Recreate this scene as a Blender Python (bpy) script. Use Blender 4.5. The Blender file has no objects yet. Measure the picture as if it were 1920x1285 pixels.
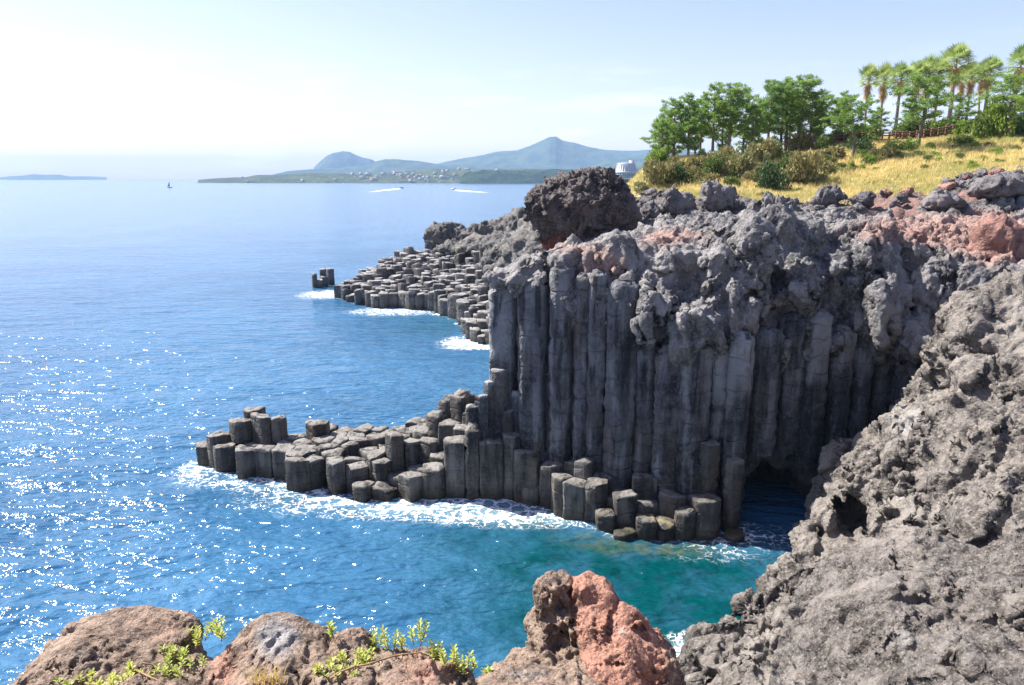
import bpy, math, random
import numpy as np
R = math.radians
sc = bpy.context.scene
random.seed(7)
rng = np.random.default_rng(7)

# ------------------------------------------------------------------ camera, sky, sun
FPX, CX, CY, HC = 1387.0, 960.0, 642.5, 20.0
TH = math.atan(308.5/FPX)
cam = bpy.data.cameras.new("camera")
cam.sensor_width = 36.0
cam.lens = FPX/1920*36
cam.clip_start, cam.clip_end = 0.1, 60000
camo = bpy.data.objects.new("camera", cam)
sc.collection.objects.link(camo)
camo.location = (0, 0, HC)
camo.rotation_euler = (math.pi/2-TH, 0, 0)
sc.camera = camo

SUN_AZ, SUN_EL = R(-63), R(49)        # azimuth from +Y, negative = to the left of the view
w = bpy.data.worlds.new("World"); sc.world = w; w.use_nodes = True
nt = w.node_tree; nt.nodes.clear()
sky = nt.nodes.new('ShaderNodeTexSky'); sky.sky_type = 'NISHITA'; sky.sun_disc = False
sky.sun_elevation = SUN_EL; sky.sun_rotation = SUN_AZ
sky.altitude = 20; sky.air_density = 1.0; sky.dust_density = .7; sky.ozone_density = 1.6
bg = nt.nodes.new('ShaderNodeBackground'); bg.inputs[1].default_value = 0.09
out = nt.nodes.new('ShaderNodeOutputWorld')
# thin cloud streaks low over the horizon
tcw = nt.nodes.new('ShaderNodeTexCoord')
mp = nt.nodes.new('ShaderNodeMapping'); mp.inputs['Scale'].default_value = (3.2, 3.2, 22)
nz = nt.nodes.new('ShaderNodeTexNoise'); nz.inputs['Scale'].default_value = 1.6; nz.inputs['Detail'].default_value = 7
nz.inputs['Roughness'].default_value = .55
cr = nt.nodes.new('ShaderNodeValToRGB'); cr.color_ramp.elements[0].position = .52; cr.color_ramp.elements[1].position = .74
mx = nt.nodes.new('ShaderNodeMixRGB'); mx.inputs[2].default_value = (11, 11.3, 11.8, 1)
sx = nt.nodes.new('ShaderNodeSeparateXYZ')
mr = nt.nodes.new('ShaderNodeMapRange'); mr.inputs[1].default_value = .0; mr.inputs[2].default_value = .26
mr.inputs[3].default_value = .55; mr.inputs[4].default_value = 0.0; mr.inputs[2].default_value = .16
ml = nt.nodes.new('ShaderNodeMath'); ml.operation = 'MULTIPLY'
L = nt.links.new
L(tcw.outputs['Generated'], mp.inputs[0]); L(mp.outputs[0], nz.inputs['Vector']); L(nz.outputs[0], cr.inputs[0])
L(tcw.outputs['Generated'], sx.inputs[0]); L(sx.outputs['Z'], mr.inputs[0])
L(cr.outputs[0], ml.inputs[0]); L(mr.outputs[0], ml.inputs[1]); L(ml.outputs[0], mx.inputs[0])
tn_ = nt.nodes.new('ShaderNodeMixRGB'); tn_.blend_type = 'MULTIPLY'; tn_.inputs[0].default_value = 1; tn_.inputs[2].default_value = (1.06, .885, .975, 1)
L(sky.outputs[0], tn_.inputs[1]); L(tn_.outputs[0], mx.inputs[1]); L(mx.outputs[0], bg.inputs[0]); L(bg.outputs[0], out.inputs[0])

sun = bpy.data.lights.new("sun", 'SUN'); sun.energy = 5.0; sun.angle = R(0.55); sun.color = (1, .955, .89)
suno = bpy.data.objects.new("sun", sun); sc.collection.objects.link(suno)
suno.rotation_euler = (math.pi/2-SUN_EL, 0, math.pi-SUN_AZ)
suno.location = (-40, 20, 80)

sc.view_settings.view_transform = 'Standard'; sc.view_settings.look = 'None'
sc.view_settings.exposure = 1.28; sc.view_settings.gamma = 1
sc.render.engine = 'CYCLES'
sc.cycles.use_denoising = True
sc.cycles.max_bounces = 4; sc.cycles.diffuse_bounces = 3; sc.cycles.glossy_bounces = 2
sc.cycles.transparent_max_bounces = 4; sc.cycles.volume_bounces = 0
sc.cycles.sample_clamp_indirect = 4

# ------------------------------------------------------------------ placing helpers
ct, st = math.cos(TH), math.sin(TH)
def W(px, py, Y):
    "world point seen at photo pixel (px, py), Y metres ahead"
    u, v = (px-CX)/FPX, (CY-py)/FPX
    t = Y/(ct+st*v)
    return np.array((u*t, Y, HC+(-st+ct*v)*t))
def Z(px, py, z):
    u, v = (px-CX)/FPX, (CY-py)/FPX
    t = (z-HC)/(-st+ct*v)
    return np.array((u*t, (ct+st*v)*t, z))
def to_px(P):
    P = np.asarray(P, float)
    y = P[..., 1]; z = P[..., 2]-HC
    d = y*ct - z*st; up = y*st + z*ct
    return CX+FPX*P[..., 0]/d, CY-FPX*up/d

# ------------------------------------------------------------------ noise
_G = rng.normal(size=(256, 3)); _G /= np.linalg.norm(_G, axis=1)[:, None]; _G = _G.astype(np.float32)
def _hash(i, j, k, seed=0):
    h = (i*73856093) ^ (j*19349663) ^ (k*83492791) ^ (seed*2654435761 & 0x7fffffff)
    h = h & 0x7fffffff
    h = ((h >> 13) ^ h)*1274126177 & 0x7fffffff
    return ((h >> 11) ^ h) & 0x7fffffff
def gn(p, seed=0):
    p = np.asarray(p, np.float32)
    fl = np.floor(p); f = p-fl; i = fl.astype(np.int64)
    u = f*f*f*(f*(f*6-15)+10)
    r = np.zeros(len(p), np.float32)
    for a in (0, 1):
        wx = u[:, 0] if a else 1-u[:, 0]
        for b in (0, 1):
            wy = wx*(u[:, 1] if b else 1-u[:, 1])
            for c in (0, 1):
                g = _G[_hash(i[:, 0]+a, i[:, 1]+b, i[:, 2]+c, seed) & 255]
                d = g[:, 0]*(f[:, 0]-a)+g[:, 1]*(f[:, 1]-b)+g[:, 2]*(f[:, 2]-c)
                r += d*wy*(u[:, 2] if c else 1-u[:, 2])
    return r*1.6
def fbm(p, o=4, seed=0, g=.5):
    r = 0; a = 1; n = 0; q = np.array(p, np.float32)
    for k in range(o):
        r = r+a*gn(q, seed+k); n += a; a *= g; q = q*2.03+11.7
    return r/n
def ridged(p, o=4, seed=0, g=.5):
    r = 0; a = 1; n = 0; q = np.array(p, np.float32)
    for k in range(o):
        r = r+a*(1-2*np.abs(gn(q, seed+k))); n += a; a *= g; q = q*2.03+5.3
    return r/n
def rmf(p, o=5, seed=0, g=.62):
    "ridged multifractal: sharp crests that carry the finer detail"
    r = 0; a = 1; q = np.array(p, np.float32); w_ = 1; n = 0
    for k in range(o):
        sg = (1-np.minimum(np.abs(gn(q, seed+k))*1.35, 1))**2
        r = r+sg*w_*a; w_ = np.clip(sg*2.2, .15, 1); n += a; a *= g; q = q*2.07+7.1
    return r/n*1.6
def worley(p, seed=0, vec=None):
    p = np.asarray(p, np.float32); fl = np.floor(p); i = fl.astype(np.int64)
    F1 = np.full(len(p), 9., np.float32); F2 = F1.copy(); ID = np.zeros(len(p), np.float32)
    for a in (-1, 0, 1):
        for b in (-1, 0, 1):
            for c in (-1, 0, 1):
                h = _hash(i[:, 0]+a, i[:, 1]+b, i[:, 2]+c, seed)
                ox = (h & 1023)/1023.; oy = ((h >> 10) & 1023)/1023.; oz = ((h >> 20) & 1023)/1023.
                d = np.sqrt((fl[:, 0]+a+ox-p[:, 0])**2+(fl[:, 1]+b+oy-p[:, 1])**2+(fl[:, 2]+c+oz-p[:, 2])**2)
                m = d < F1
                if vec is not None:
                    hh = _G[(h >> 3) & 255]
                    dd = hh[:, 0]*(p[:, 0]-fl[:, 0]-a-ox)+hh[:, 1]*(p[:, 1]-fl[:, 1]-b-oy)+hh[:, 2]*(p[:, 2]-fl[:, 2]-c-oz)
                    vec[:] = np.where(m, dd, vec)
                F2 = np.where(m, F1, np.minimum(F2, d)); F1 = np.where(m, d, F1)
                ID = np.where(m, ((h >> 5) & 1023)/1023., ID)
    return F1, F2, ID
def sstep(a, b, x):
    t = np.clip((x-a)/(b-a), 0, 1); return t*t*(3-2*t)

# ------------------------------------------------------------------ meshes
def props(o, label=None, cat=None, group=None, kind=None):
    if label: o['label'] = label
    if cat: o['category'] = cat
    if group: o['group'] = group
    if kind: o['kind'] = kind
    return o
def make_mesh(name, V, F, mat, tint=None, smooth=True):
    V = np.asarray(V, np.float32)
    me = bpy.data.meshes.new(name)
    Fs = F if isinstance(F, (list, tuple)) else [F]
    Fs = [np.asarray(x, np.int32) for x in Fs if len(x)]
    nl = sum(x.size for x in Fs); npoly = sum(len(x) for x in Fs)
    me.vertices.add(len(V)); me.vertices.foreach_set('co', V.ravel())
    me.loops.add(nl); me.polygons.add(npoly)
    me.loops.foreach_set('vertex_index', np.concatenate([x.ravel() for x in Fs]))
    starts = []; s = 0
    for x in Fs:
        k = x.shape[1]; starts.append(s+np.arange(len(x))*k); s += x.size
    me.polygons.foreach_set('loop_start', np.concatenate(starts).astype(np.int32))
    if smooth: me.polygons.foreach_set('use_smooth', np.ones(npoly, bool))
    me.update(calc_edges=True)
    if tint is not None:
        at = me.color_attributes.new('tint', 'FLOAT_COLOR', 'POINT')
        c = np.zeros((len(V), 4), np.float32); c[:, :tint.shape[1]] = tint
        at.data.foreach_set('color', c.ravel())
    for m in (mat if isinstance(mat, (list, tuple)) else [mat]): me.materials.append(m)
    return me
def put(name, V, F, mat, parent=None, tint=None, smooth=True, loc=None):
    V = np.asarray(V, float)
    if parent is not None: base = np.array(parent['_w'] if '_w' in parent else parent.location)
    elif loc is not None: base = np.array(loc, float)
    else: base = np.array((V[:, 0].mean(), V[:, 1].mean(), V[:, 2].min()))
    me = make_mesh(name, V-base, F, mat, tint, smooth)
    o = bpy.data.objects.new(name, me); sc.collection.objects.link(o)
    if parent is not None: o.parent = parent
    else: o.location = base
    return o
def empty(name, loc):
    o = bpy.data.objects.new(name, None); sc.collection.objects.link(o)
    o.location = [float(a) for a in loc]; o.empty_display_size = .5
    return o
class MB:
    "collects pieces into one mesh"
    def __init__(s): s.V = []; s.T = []; s.Q = []; s.C = []; s.n = 0
    def add(s, V, T=None, Q=None, C=None):
        V = np.asarray(V, float)
        s.V.append(V)
        if T is not None and len(T): s.T.append(np.asarray(T)+s.n)
        if Q is not None and len(Q): s.Q.append(np.asarray(Q)+s.n)
        s.C.append(np.zeros((len(V), 4)) if C is None else np.broadcast_to(np.asarray(C, float), (len(V), 4)))
        s.n += len(V)
    def arrays(s):
        F = []
        if s.Q: F.append(np.concatenate(s.Q))
        if s.T: F.append(np.concatenate(s.T))
        return np.concatenate(s.V), F, np.concatenate(s.C)
    def build(s, name, mat, parent=None, smooth=False, loc=None):
        V, F, C = s.arrays()
        return put(name, V, F, mat, parent, C, smooth, loc)
def box(mb, c, h, rz=0, C=None):
    x, y, z = h
    P = np.array([(a*x, b*y, d*z) for d in (-1, 1) for b in (-1, 1) for a in (-1, 1)], float)
    cr_, sr_ = math.cos(rz), math.sin(rz)
    P = np.stack([P[:, 0]*cr_-P[:, 1]*sr_, P[:, 0]*sr_+P[:, 1]*cr_, P[:, 2]], 1)+np.array(c)
    mb.add(P, Q=[(0, 2, 3, 1), (4, 5, 7, 6), (0, 1, 5, 4), (2, 6, 7, 3), (0, 4, 6, 2), (1, 3, 7, 5)], C=C)
def tube(mb, pts, rad, n=7, C=None, cap=True):
    pts = np.asarray(pts, float); rad = np.broadcast_to(np.asarray(rad, float), (len(pts),))
    T = np.gradient(pts, axis=0); T /= np.linalg.norm(T, axis=1)[:, None]+1e-9
    ref = np.array((0, 0, 1.)) if abs(T[0][2]) < .9 else np.array((1., 0, 0))
    V = []
    for p, t, r in zip(pts, T, rad):
        a = np.cross(ref, t); a /= np.linalg.norm(a)+1e-9; b = np.cross(t, a)
        for k in range(n):
            q = 2*math.pi*k/n; V.append(p+r*(math.cos(q)*a+math.sin(q)*b))
    Q = [(i*n+k, i*n+(k+1) % n, (i+1)*n+(k+1) % n, (i+1)*n+k) for i in range(len(pts)-1) for k in range(n)]
    TT = []
    if cap:
        V.append(pts[-1]+T[-1]*rad[-1]*.5); e = len(V)-1; s = (len(pts)-1)*n
        TT = [(s+k, s+(k+1) % n, e) for k in range(n)]
    mb.add(V, T=TT, Q=Q, C=C)

# ------------------------------------------------------------------ node materials
class M_:
    def __init__(s, name):
        s.m = bpy.data.materials.new(name); s.m.use_nodes = True
        s.t = s.m.node_tree; s.b = s.t.nodes['Principled BSDF']; s.o = s.t.nodes['Material Output']
        g = s.t.nodes.new('ShaderNodeNewGeometry'); s.pos = g.outputs['Position']; s.nor = g.outputs['Normal']
    def n(s, ty, ins=None, **kw):
        x = s.t.nodes.new(ty)
        for k, v in kw.items(): setattr(x, k, v)
        for k, v in (ins or {}).items():
            i = x.inputs[k]
            if isinstance(v, bpy.types.NodeSocket): s.t.links.new(v, i)
            else: i.default_value = v
        return x
    def noise(s, scale, detail=4, rough=.5, vec=None, dist=0.):
        return s.n('ShaderNodeTexNoise', {'Vector': vec or s.pos, 'Scale': scale, 'Detail': detail, 'Roughness': rough, 'Distortion': dist}).outputs[0]
    def math(s, op, a, b=0., c=None, clamp=False):
        ins = {0: a, 1: b}
        if c is not None: ins[2] = c
        return s.n('ShaderNodeMath', ins, operation=op, use_clamp=clamp).outputs[0]
    def rng(s, v, a, b, c=0., d=1.):
        return s.n('ShaderNodeMapRange', {0: v, 1: a, 2: b, 3: c, 4: d}, interpolation_type='SMOOTHSTEP').outputs[0]
    def mix(s, f, a, b, bt='MIX'):
        cv = lambda q: q if isinstance(q, bpy.types.NodeSocket) else ((*q, 1) if len(q) == 3 else q)
        return s.n('ShaderNodeMixRGB', {0: f, 1: cv(a), 2: cv(b)}, blend_type=bt).outputs[0]
    def scale(s, v, xyz, rot=(0, 0, 0)):
        return s.n('ShaderNodeMapping', {0: v, 'Scale': xyz, 'Rotation': rot}).outputs[0]
    def set(s, **kw):
        for k, v in kw.items():
            i = s.b.inputs[k.replace('_', ' ')]
            if isinstance(v, bpy.types.NodeSocket): s.t.links.new(v, i)
            else: i.default_value = v

def rock_mat(name, dark, mid, light, s=1., red=(.30, .125, .085), pale=(.36, .35, .34), bump=1., spec=.25, rough=.8, joints=False):
    m = M_(name)
    tint = m.n('ShaderNodeVertexColor', layer_name='tint')
    sep = m.n('ShaderNodeSeparateColor', {0: tint.outputs[0]})
    n1 = m.noise(.22*s, 5, .55); n2 = m.noise(1.1*s, 9, .68); n3 = m.noise(7*s, 5, .6)
    vo = m.n('ShaderNodeTexVoronoi', {'Vector': m.pos, 'Scale': 4.2*s, 'Randomness': 1.}).outputs['Distance']
    vo2 = m.n('ShaderNodeTexVoronoi', {'Vector': m.pos, 'Scale': 13.*s, 'Randomness': 1.}).outputs['Distance']
    c = m.mix(m.rng(n2, .34, .62), dark, mid)
    c = m.mix(m.rng(n3, .47, .8, 0, .7), c, light)
    c = m.mix(m.rng(n1, .45, .65, 0, .55), c, m.mix(.5, mid, light))
    rn = m.math('ADD', m.math('MULTIPLY', n2, .8), m.math('MULTIPLY', n3, .5))
    rf = m.math('MULTIPLY', m.rng(m.math('ADD', sep.outputs[0], m.math('SUBTRACT', rn, .65)), .3, .75), .92)
    c = m.mix(rf, c, m.mix(m.rng(n3, .35, .65), tuple(a*.62 for a in red), red))
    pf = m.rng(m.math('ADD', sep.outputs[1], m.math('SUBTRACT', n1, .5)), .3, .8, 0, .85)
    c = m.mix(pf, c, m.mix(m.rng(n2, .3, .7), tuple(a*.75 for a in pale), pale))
    if joints:
        stn = m.noise(1.6, 5, .6, m.scale(m.pos, (1, 1, .16)))
        c = m.mix(m.rng(stn, .5, .66, 0, .75), c, m.mix(.6, mid, pale)); c = m.mix(m.rng(stn, .49, .36, 0, .8), c, dark)
        st2 = m.noise(.8, 4, .6, m.scale(m.pos, (1, 1, .3))); c = m.mix(m.rng(st2, .52, .68, 0, .45), c, (.13, .095, .06))
    # moss, lichen
    af = m.rng(m.math('ADD', tint.outputs['Alpha'], m.math('MULTIPLY', m.math('SUBTRACT', n2, .5), 1.3)), .35, .7)
    c = m.mix(af, c, m.mix(n3, (.20, .19, .06), (.34, .27, .13)))
    # tide-wetted foot
    c = m.mix(m.math('MULTIPLY', sep.outputs[2], .75), c, m.mix(n3, (.012, .012, .012), (.06, .05, .03)))
    m.set(Base_Color=c, Roughness=m.math('SUBTRACT', rough, m.math('MULTIPLY', sep.outputs[2], .35)), Specular_IOR_Level=spec)
    pit = m.rng(vo, .08, .45); pit2 = m.rng(vo2, .1, .5)
    h = m.math('ADD', m.math('MULTIPLY', n2, .9), m.math('MULTIPLY', pit, .16))
    h = m.math('ADD', h, m.math('MULTIPLY', n3, .18))
    h = m.math('ADD', h, m.math('MULTIPLY', pit2, .045))
    h = m.math('ADD', h, m.math('MULTIPLY', m.noise(28*s, 3, .6), .03))
    rg = m.n('ShaderNodeTexNoise', {'Vector': m.pos, 'Scale': 2.1*s, 'Detail': 5., 'Roughness': .62}, noise_type='RIDGED_MULTIFRACTAL', normalize=True).outputs[0]
    h = m.math('ADD', h, m.math('MULTIPLY', rg, .55))
    if joints:
        oi = m.n('ShaderNodeObjectInfo').outputs['Random']
        sz = m.n('ShaderNodeSeparateXYZ', {0: m.pos}).outputs[2]
        ph = m.math('FRACT', m.math('ADD', m.math('ADD', m.math('MULTIPLY', sz, 1.05), m.math('MULTIPLY', oi, 7.)), m.math('MULTIPLY', m.noise(.7, 2, .5), 1.1)))
        notch = m.math('MULTIPLY', m.rng(m.math('ABSOLUTE', m.math('SUBTRACT', ph, .5)), 0, .11), m.rng(m.noise(1.3, 2, .5), .35, .6, .35, 1))
        h = m.math('ADD', h, m.math('MULTIPLY', notch, .45))
    bp = m.n('ShaderNodeBump', {'Strength': 1., 'Distance': .30*bump/s, 'Height': h})
    m.set(Normal=bp.outputs[0])
    return m.m
K_dark, K_mid, K_light = (.022, .022, .024), (.088, .083, .08), (.205, .19, .175)
MAT = {}
MAT['cliff'] = rock_mat('cliff_lava', (.034, .035, .04), (.20, .193, .192), (.47, .44, .41), .8, bump=1.0, red=(.36, .23, .19))
MAT['column'] = rock_mat('column_basalt', (.026, .025, .024), (.085, .08, .074), (.19, .175, .15), 1.1, pale=(.27, .255, .23), bump=.55, joints=True)
MAT['wallcol'] = rock_mat('wall_column_basalt', (.016, .017, .021), (.078, .08, .088), (.21, .21, .215), .9, pale=(.34, .345, .355), bump=.7, joints=True)
MAT['massif'] = rock_mat('outcrop_lava', (.026, .022, .019), (.165, .147, .13), (.44, .395, .34), 1.3, bump=.8)
MAT['front'] = rock_mat('front_lava', (.07, .048, .035), (.27, .195, .145), (.50, .39, .30), 5.5, bump=1.15, red=(.46, .235, .165))
MAT['far'] = rock_mat('headland_lava', (.035, .035, .035), (.13, .125, .12), (.30, .27, .23), .6, bump=.8)
MAT['boulder'] = rock_mat('boulder_lava', (.03, .026, .027), (.13, .108, .102), (.28, .24, .215), .9, red=(.24, .085, .06), bump=1.3)

def leaf_mat(name, a, b, trans=.25, s=3.):
    m = M_(name)
    info = m.n('ShaderNodeObjectInfo').outputs['Random']
    tint = m.n('ShaderNodeVertexColor', layer_name='tint')
    sep = m.n('ShaderNodeSeparateColor', {0: tint.outputs[0]})
    n = m.noise(s, 3)
    f = m.math('ADD', m.math('MULTIPLY', m.rng(n, .35, .65), .45), m.math('MULTIPLY', sep.outputs[0], .6), clamp=True)
    c = m.mix(f, a, b)
    c = m.mix(m.math('MULTIPLY', info, .35), c, tuple(x*y for x, y in zip(b, (1.25, 1.0, .7))))
    m.set(Base_Color=c, Roughness=.55, Specular_IOR_Level=.25)
    tr = m.n('ShaderNodeBsdfTranslucent', {0: m.mix(.5, c, tuple(min(1, x*1.6) for x in b))})
    ms = m.n('ShaderNodeMixShader', {0: trans, 1: m.b.outputs[0], 2: tr.outputs[0]})
    m.t.links.new(ms.outputs[0], m.o.inputs[0])
    return m.m
MAT['pine'] = leaf_mat('pine_needles', (.034, .10, .038), (.25, .39, .08), .4, .9)
MAT['bark'] = rock_mat('pine_bark', (.09, .06, .045), (.21, .16, .13), (.36, .30, .26), 5, bump=.5)
MAT['palm'] = leaf_mat('palm_leaf', (.12, .22, .06), (.35, .44, .15), .4, 1.5)
MAT['palmdead'] = leaf_mat('dead_palm_leaf', (.32, .22, .12), (.58, .43, .26), .3, 1.5)
MAT['palmbark'] = rock_mat('palm_bark', (.2, .15, .12), (.38, .3, .25), (.5, .42, .35), 5, bump=.5)
MAT['shrub'] = leaf_mat('shrub_leaf', (.05, .095, .03), (.16, .22, .055), .25, 2.)
MAT['shrubdark'] = leaf_mat('dark_shrub_leaf', (.028, .062, .028), (.085, .14, .045), .2, 2.)
MAT['shrubdry'] = leaf_mat('dry_shrub_leaf', (.12, .145, .05), (.30, .28, .13), .2, 2.)
MAT['bright'] = leaf_mat('bright_shrub_leaf', (.10, .19, .03), (.26, .36, .06), .3, 2.)
MAT['grass'] = leaf_mat('dry_grass', (.20, .27, .07), (.78, .60, .28), .3, .35)
MAT['sprig'] = leaf_mat('sprig_leaf', (.27, .36, .07), (.52, .58, .16), .35, 9.)
MAT['stem'] = leaf_mat('sprig_stem', (.22, .14, .08), (.42, .30, .18), .05, 9.)
def plain(name, c, rough=.7, var=.2, s=2.):
    m = M_(name); n = m.noise(s, 5, .6)
    m.set(Base_Color=m.mix(m.rng(n, .3, .7), tuple(x*(1-var) for x in c), c), Roughness=rough); return m.m
MAT['fence'] = plain('red_brown_timber', (.20, .075, .05), .7, .35, 3)
MAT['white'] = plain('white_wall', (.5, .49, .48), .7, .1, .2)
MAT['window'] = plain('dark_glass', (.10, .14, .18), .2, .2, .1)
MAT['roofA'] = plain('orange_roof', (.45, .22, .13), .7, .2, .2)
MAT['roofB'] = plain('grey_roof', (.35, .37, .4), .7, .2, .2)
MAT['hull'] = plain('white_hull', (.75, .75, .75), .4, .1, 1)
MAT['darkhull'] = plain('dark_hull', (.05, .06, .08), .5, .1, 1)

# ------------------------------------------------------------------ signed distance rock
def surface_nets(S, o, r):
    nx, ny, nz_ = S.shape
    ins = S < 0
    cnt = np.zeros((nx-1, ny-1, nz_-1), np.int8)
    for a in (0, 1):
        for b in (0, 1):
            for c in (0, 1): cnt += ins[a:nx-1+a, b:ny-1+b, c:nz_-1+c]
    mask = (cnt > 0) & (cnt < 8)
    idx = np.full(mask.shape, -1, np.int32); cells = np.argwhere(mask); idx[mask] = np.arange(len(cells))
    acc = np.zeros((len(cells), 3)); n = np.zeros(len(cells))
    cor = [(a, b, c) for a in (0, 1) for b in (0, 1) for c in (0, 1)]
    val = {q: S[cells[:, 0]+q[0], cells[:, 1]+q[1], cells[:, 2]+q[2]] for q in cor}
    for q in cor:
        for ax in range(3):
            if q[ax] == 0:
                e = list(q); e[ax] = 1; e = tuple(e)
                va, vb = val[q], val[e]; x = (va < 0) != (vb < 0)
                t = np.where(x, va/np.where(x, va-vb, 1), 0)
                p = np.array(q, float)[None]+np.outer(t, np.eye(3)[ax])
                acc += p*x[:, None]; n += x
    V = np.array(o)+r*(cells+acc/n[:, None])
    Fq = []
    for ax in range(3):
        sl0 = [slice(1, -1)]*3; sl1 = [slice(1, -1)]*3
        sl0[ax] = slice(0, -1); sl1[ax] = slice(1, None)
        A = ins[tuple(sl0)]; B = ins[tuple(sl1)]
        for flip, mk in ((0, A & ~B), (1, ~A & B)):
            c = np.argwhere(mk)
            off = np.ones(3, int); off[ax] = 0
            c = c+off
            b1, b2 = [k for k in range(3) if k != ax]
            def at(d1, d2):
                q = c.copy(); q[:, b1] -= d1; q[:, b2] -= d2
                return idx[q[:, 0], q[:, 1], q[:, 2]]
            quad = np.stack([at(1, 1), at(0, 1), at(0, 0), at(1, 0)], 1)
            if (flip == 1) != (ax == 1): quad = quad[:, ::-1]
            Fq.append(quad)
    F = np.concatenate(Fq)
    return V, F[(F >= 0).all(1)]
def normals(V, F):
    F = F if F.shape[1] == 4 else np.concatenate([F, F[:, -1:]], 1)
    d = np.cross(V[F[:, 2]]-V[F[:, 0]], V[F[:, 3 if F.shape[1] == 4 else 2]]-V[F[:, 1]])
    N = np.stack([np.bincount(F.ravel(), np.repeat(d[:, k], F.shape[1]), len(V)) for k in range(3)], 1)
    return N/(np.linalg.norm(N, axis=1)[:, None]+1e-12)
def ell(P, c, r, rz=0.):
    q = [P[k]-np.float32(c[k]) for k in range(3)]
    if rz:
        a, b = math.cos(rz), math.sin(rz)
        q = [q[0]*a+q[1]*b, -q[0]*b+q[1]*a, q[2]]
    k0 = np.sqrt((q[0]/r[0])**2+(q[1]/r[1])**2+(q[2]/r[2])**2)
    k1 = np.sqrt((q[0]/r[0]**2)**2+(q[1]/r[1]**2)**2+(q[2]/r[2]**2)**2)
    return k0*(k0-1)/np.maximum(k1, 1e-6)
def smin(a, b, k):
    h = np.maximum(k-np.abs(a-b), 0)/k
    return np.minimum(a, b)-h*h*k*.25
def grid(lo, hi, r):
    ax = [np.arange(lo[k], hi[k]+r, r, dtype=np.float32) for k in range(3)]
    return ax
def blob_field(ax, blobs, k, base=None, carve=()):
    S = np.full([len(a) for a in ax], 50., np.float32) if base is None else base
    def local(c, r, pad):
        s = []
        for d in range(3):
            i0 = max(0, np.searchsorted(ax[d], c[d]-r-pad)); i1 = min(len(ax[d]), np.searchsorted(ax[d], c[d]+r+pad)+1)
            s.append(slice(i0, i1))
        return tuple(s)
    for b in blobs:
        c, r = b[0], b[1]; rz = b[2] if len(b) > 2 else 0
        s = local(c, max(r), k+1.2*max(r)+.3)
        P = (ax[0][s[0]][:, None, None], ax[1][s[1]][None, :, None], ax[2][s[2]][None, None, :])
        S[s] = smin(S[s], ell(P, c, r, rz).astype(np.float32), k)
    carve = list(carve); fix = []
    for b in carve:
        if isinstance(b[0], str):
            p, d_ = ray_surface(S, ax, b[1], b[2])
            if p is not None: fix.append((p+d_*b[3], b[4], b[5]))
        else: fix.append(b)
    for b in fix:
        c, r = b[0], b[1]; kk = b[2] if len(b) > 2 else k
        s = local(c, max(r), kk+.3)
        P = (ax[0][s[0]][:, None, None], ax[1][s[1]][None, :, None], ax[2][s[2]][None, None, :])
        S[s] = -smin(-S[s], ell(P, c, r).astype(np.float32), kk)
    for d in range(3):
        e = [slice(None)]*3
        for q in (0, -1):
            e[d] = q; S[tuple(e)] = np.maximum(S[tuple(e)], .05)
    return S
def erode(V, F, amp, s=1., seed=0, zs=1., pits=1., flow=None, rough=None, blocky=False):
    "lava-like relief pushed along the normals; s = size of the largest lumps in metres"
    N = normals(V, F)
    P = V/s*np.array((1, 1, zs))
    if flow is not None:
        a = np.array(flow[:3], float); a /= np.linalg.norm(a)
        P = P-np.outer(P@a, a)*(1-flow[3])
    wv = np.stack([gn(P*.9, seed+91), gn(P*.9, seed+92), gn(P*.9, seed+93)], 1)
    P = P+.42*wv
    pl1 = np.zeros(len(P)); F1, F2, ID = worley(P*1.05, seed+5, pl1)
    crack = sstep(.0, .11, F2-F1); ck = sstep(-.05, .25, gn(P*.6, seed+44))
    if blocky:
        bl = sstep(0, .30, F2-F1); d = .22*fbm(P*.6, 2, seed)+(1.0*np.clip(pl1, -.55, .55)+.30*(ID-.5))*bl-.16*(1-crack)*ck; d -= d.mean()
        return V+N*(d*amp)[:, None]
    m = sstep(-.22, .30, fbm(V/s*.42+3.3, 2, seed+40))       # where the skin is clinkery, elsewhere it stays smooth
    if rough is not None: m = np.clip(m*rough[0]+rough[1], 0, 1)
    pl2 = np.zeros(len(P)); G1, G2, ID2 = worley((P+.15*wv)*np.array((2.7, 2.7, 2.2)), seed+8, pl2)
    b1, b2 = sstep(0, .28, F2-F1), sstep(0, .28, G2-G1)
    d = .30*fbm(P*.55, 3, seed)+(.42*np.clip(pl1, -.6, .6)+.12*(ID-.5))*b1-.12*(1-crack)*ck
    d += (.16+.84*m)*.55*(rmf(P*1.25, 5, seed+20)-.55)
    d += (.25+.75*m)*(.34*np.clip(pl2, -.5, .5)+.12*(ID2-.5))*b2
    f1, f2, _ = worley(P*4.1, seed+6)
    d -= pits*.15*(1-sstep(.12, .5, f1))*m
    d -= d.mean()+.06
    return V+N*(d*amp)[:, None]
def ray_surface(S, ax, px, py):
    p0 = np.array((0, 0, HC)); d_ = W(px, py, 10)-p0; d_ /= np.linalg.norm(d_)
    o = np.array([a[0] for a in ax]); r = ax[0][1]-ax[0][0]
    ts = np.arange(2, 120, r*.7); P = p0+ts[:, None]*d_; I = np.round((P-o)/r).astype(int)
    ok = np.all((I >= 0) & (I < np.array(S.shape)), axis=1)
    for t_, i in zip(ts[ok], I[ok]):
        if S[i[0], i[1], i[2]] < 0: return p0+t_*d_, d_
    return None, d_
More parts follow.
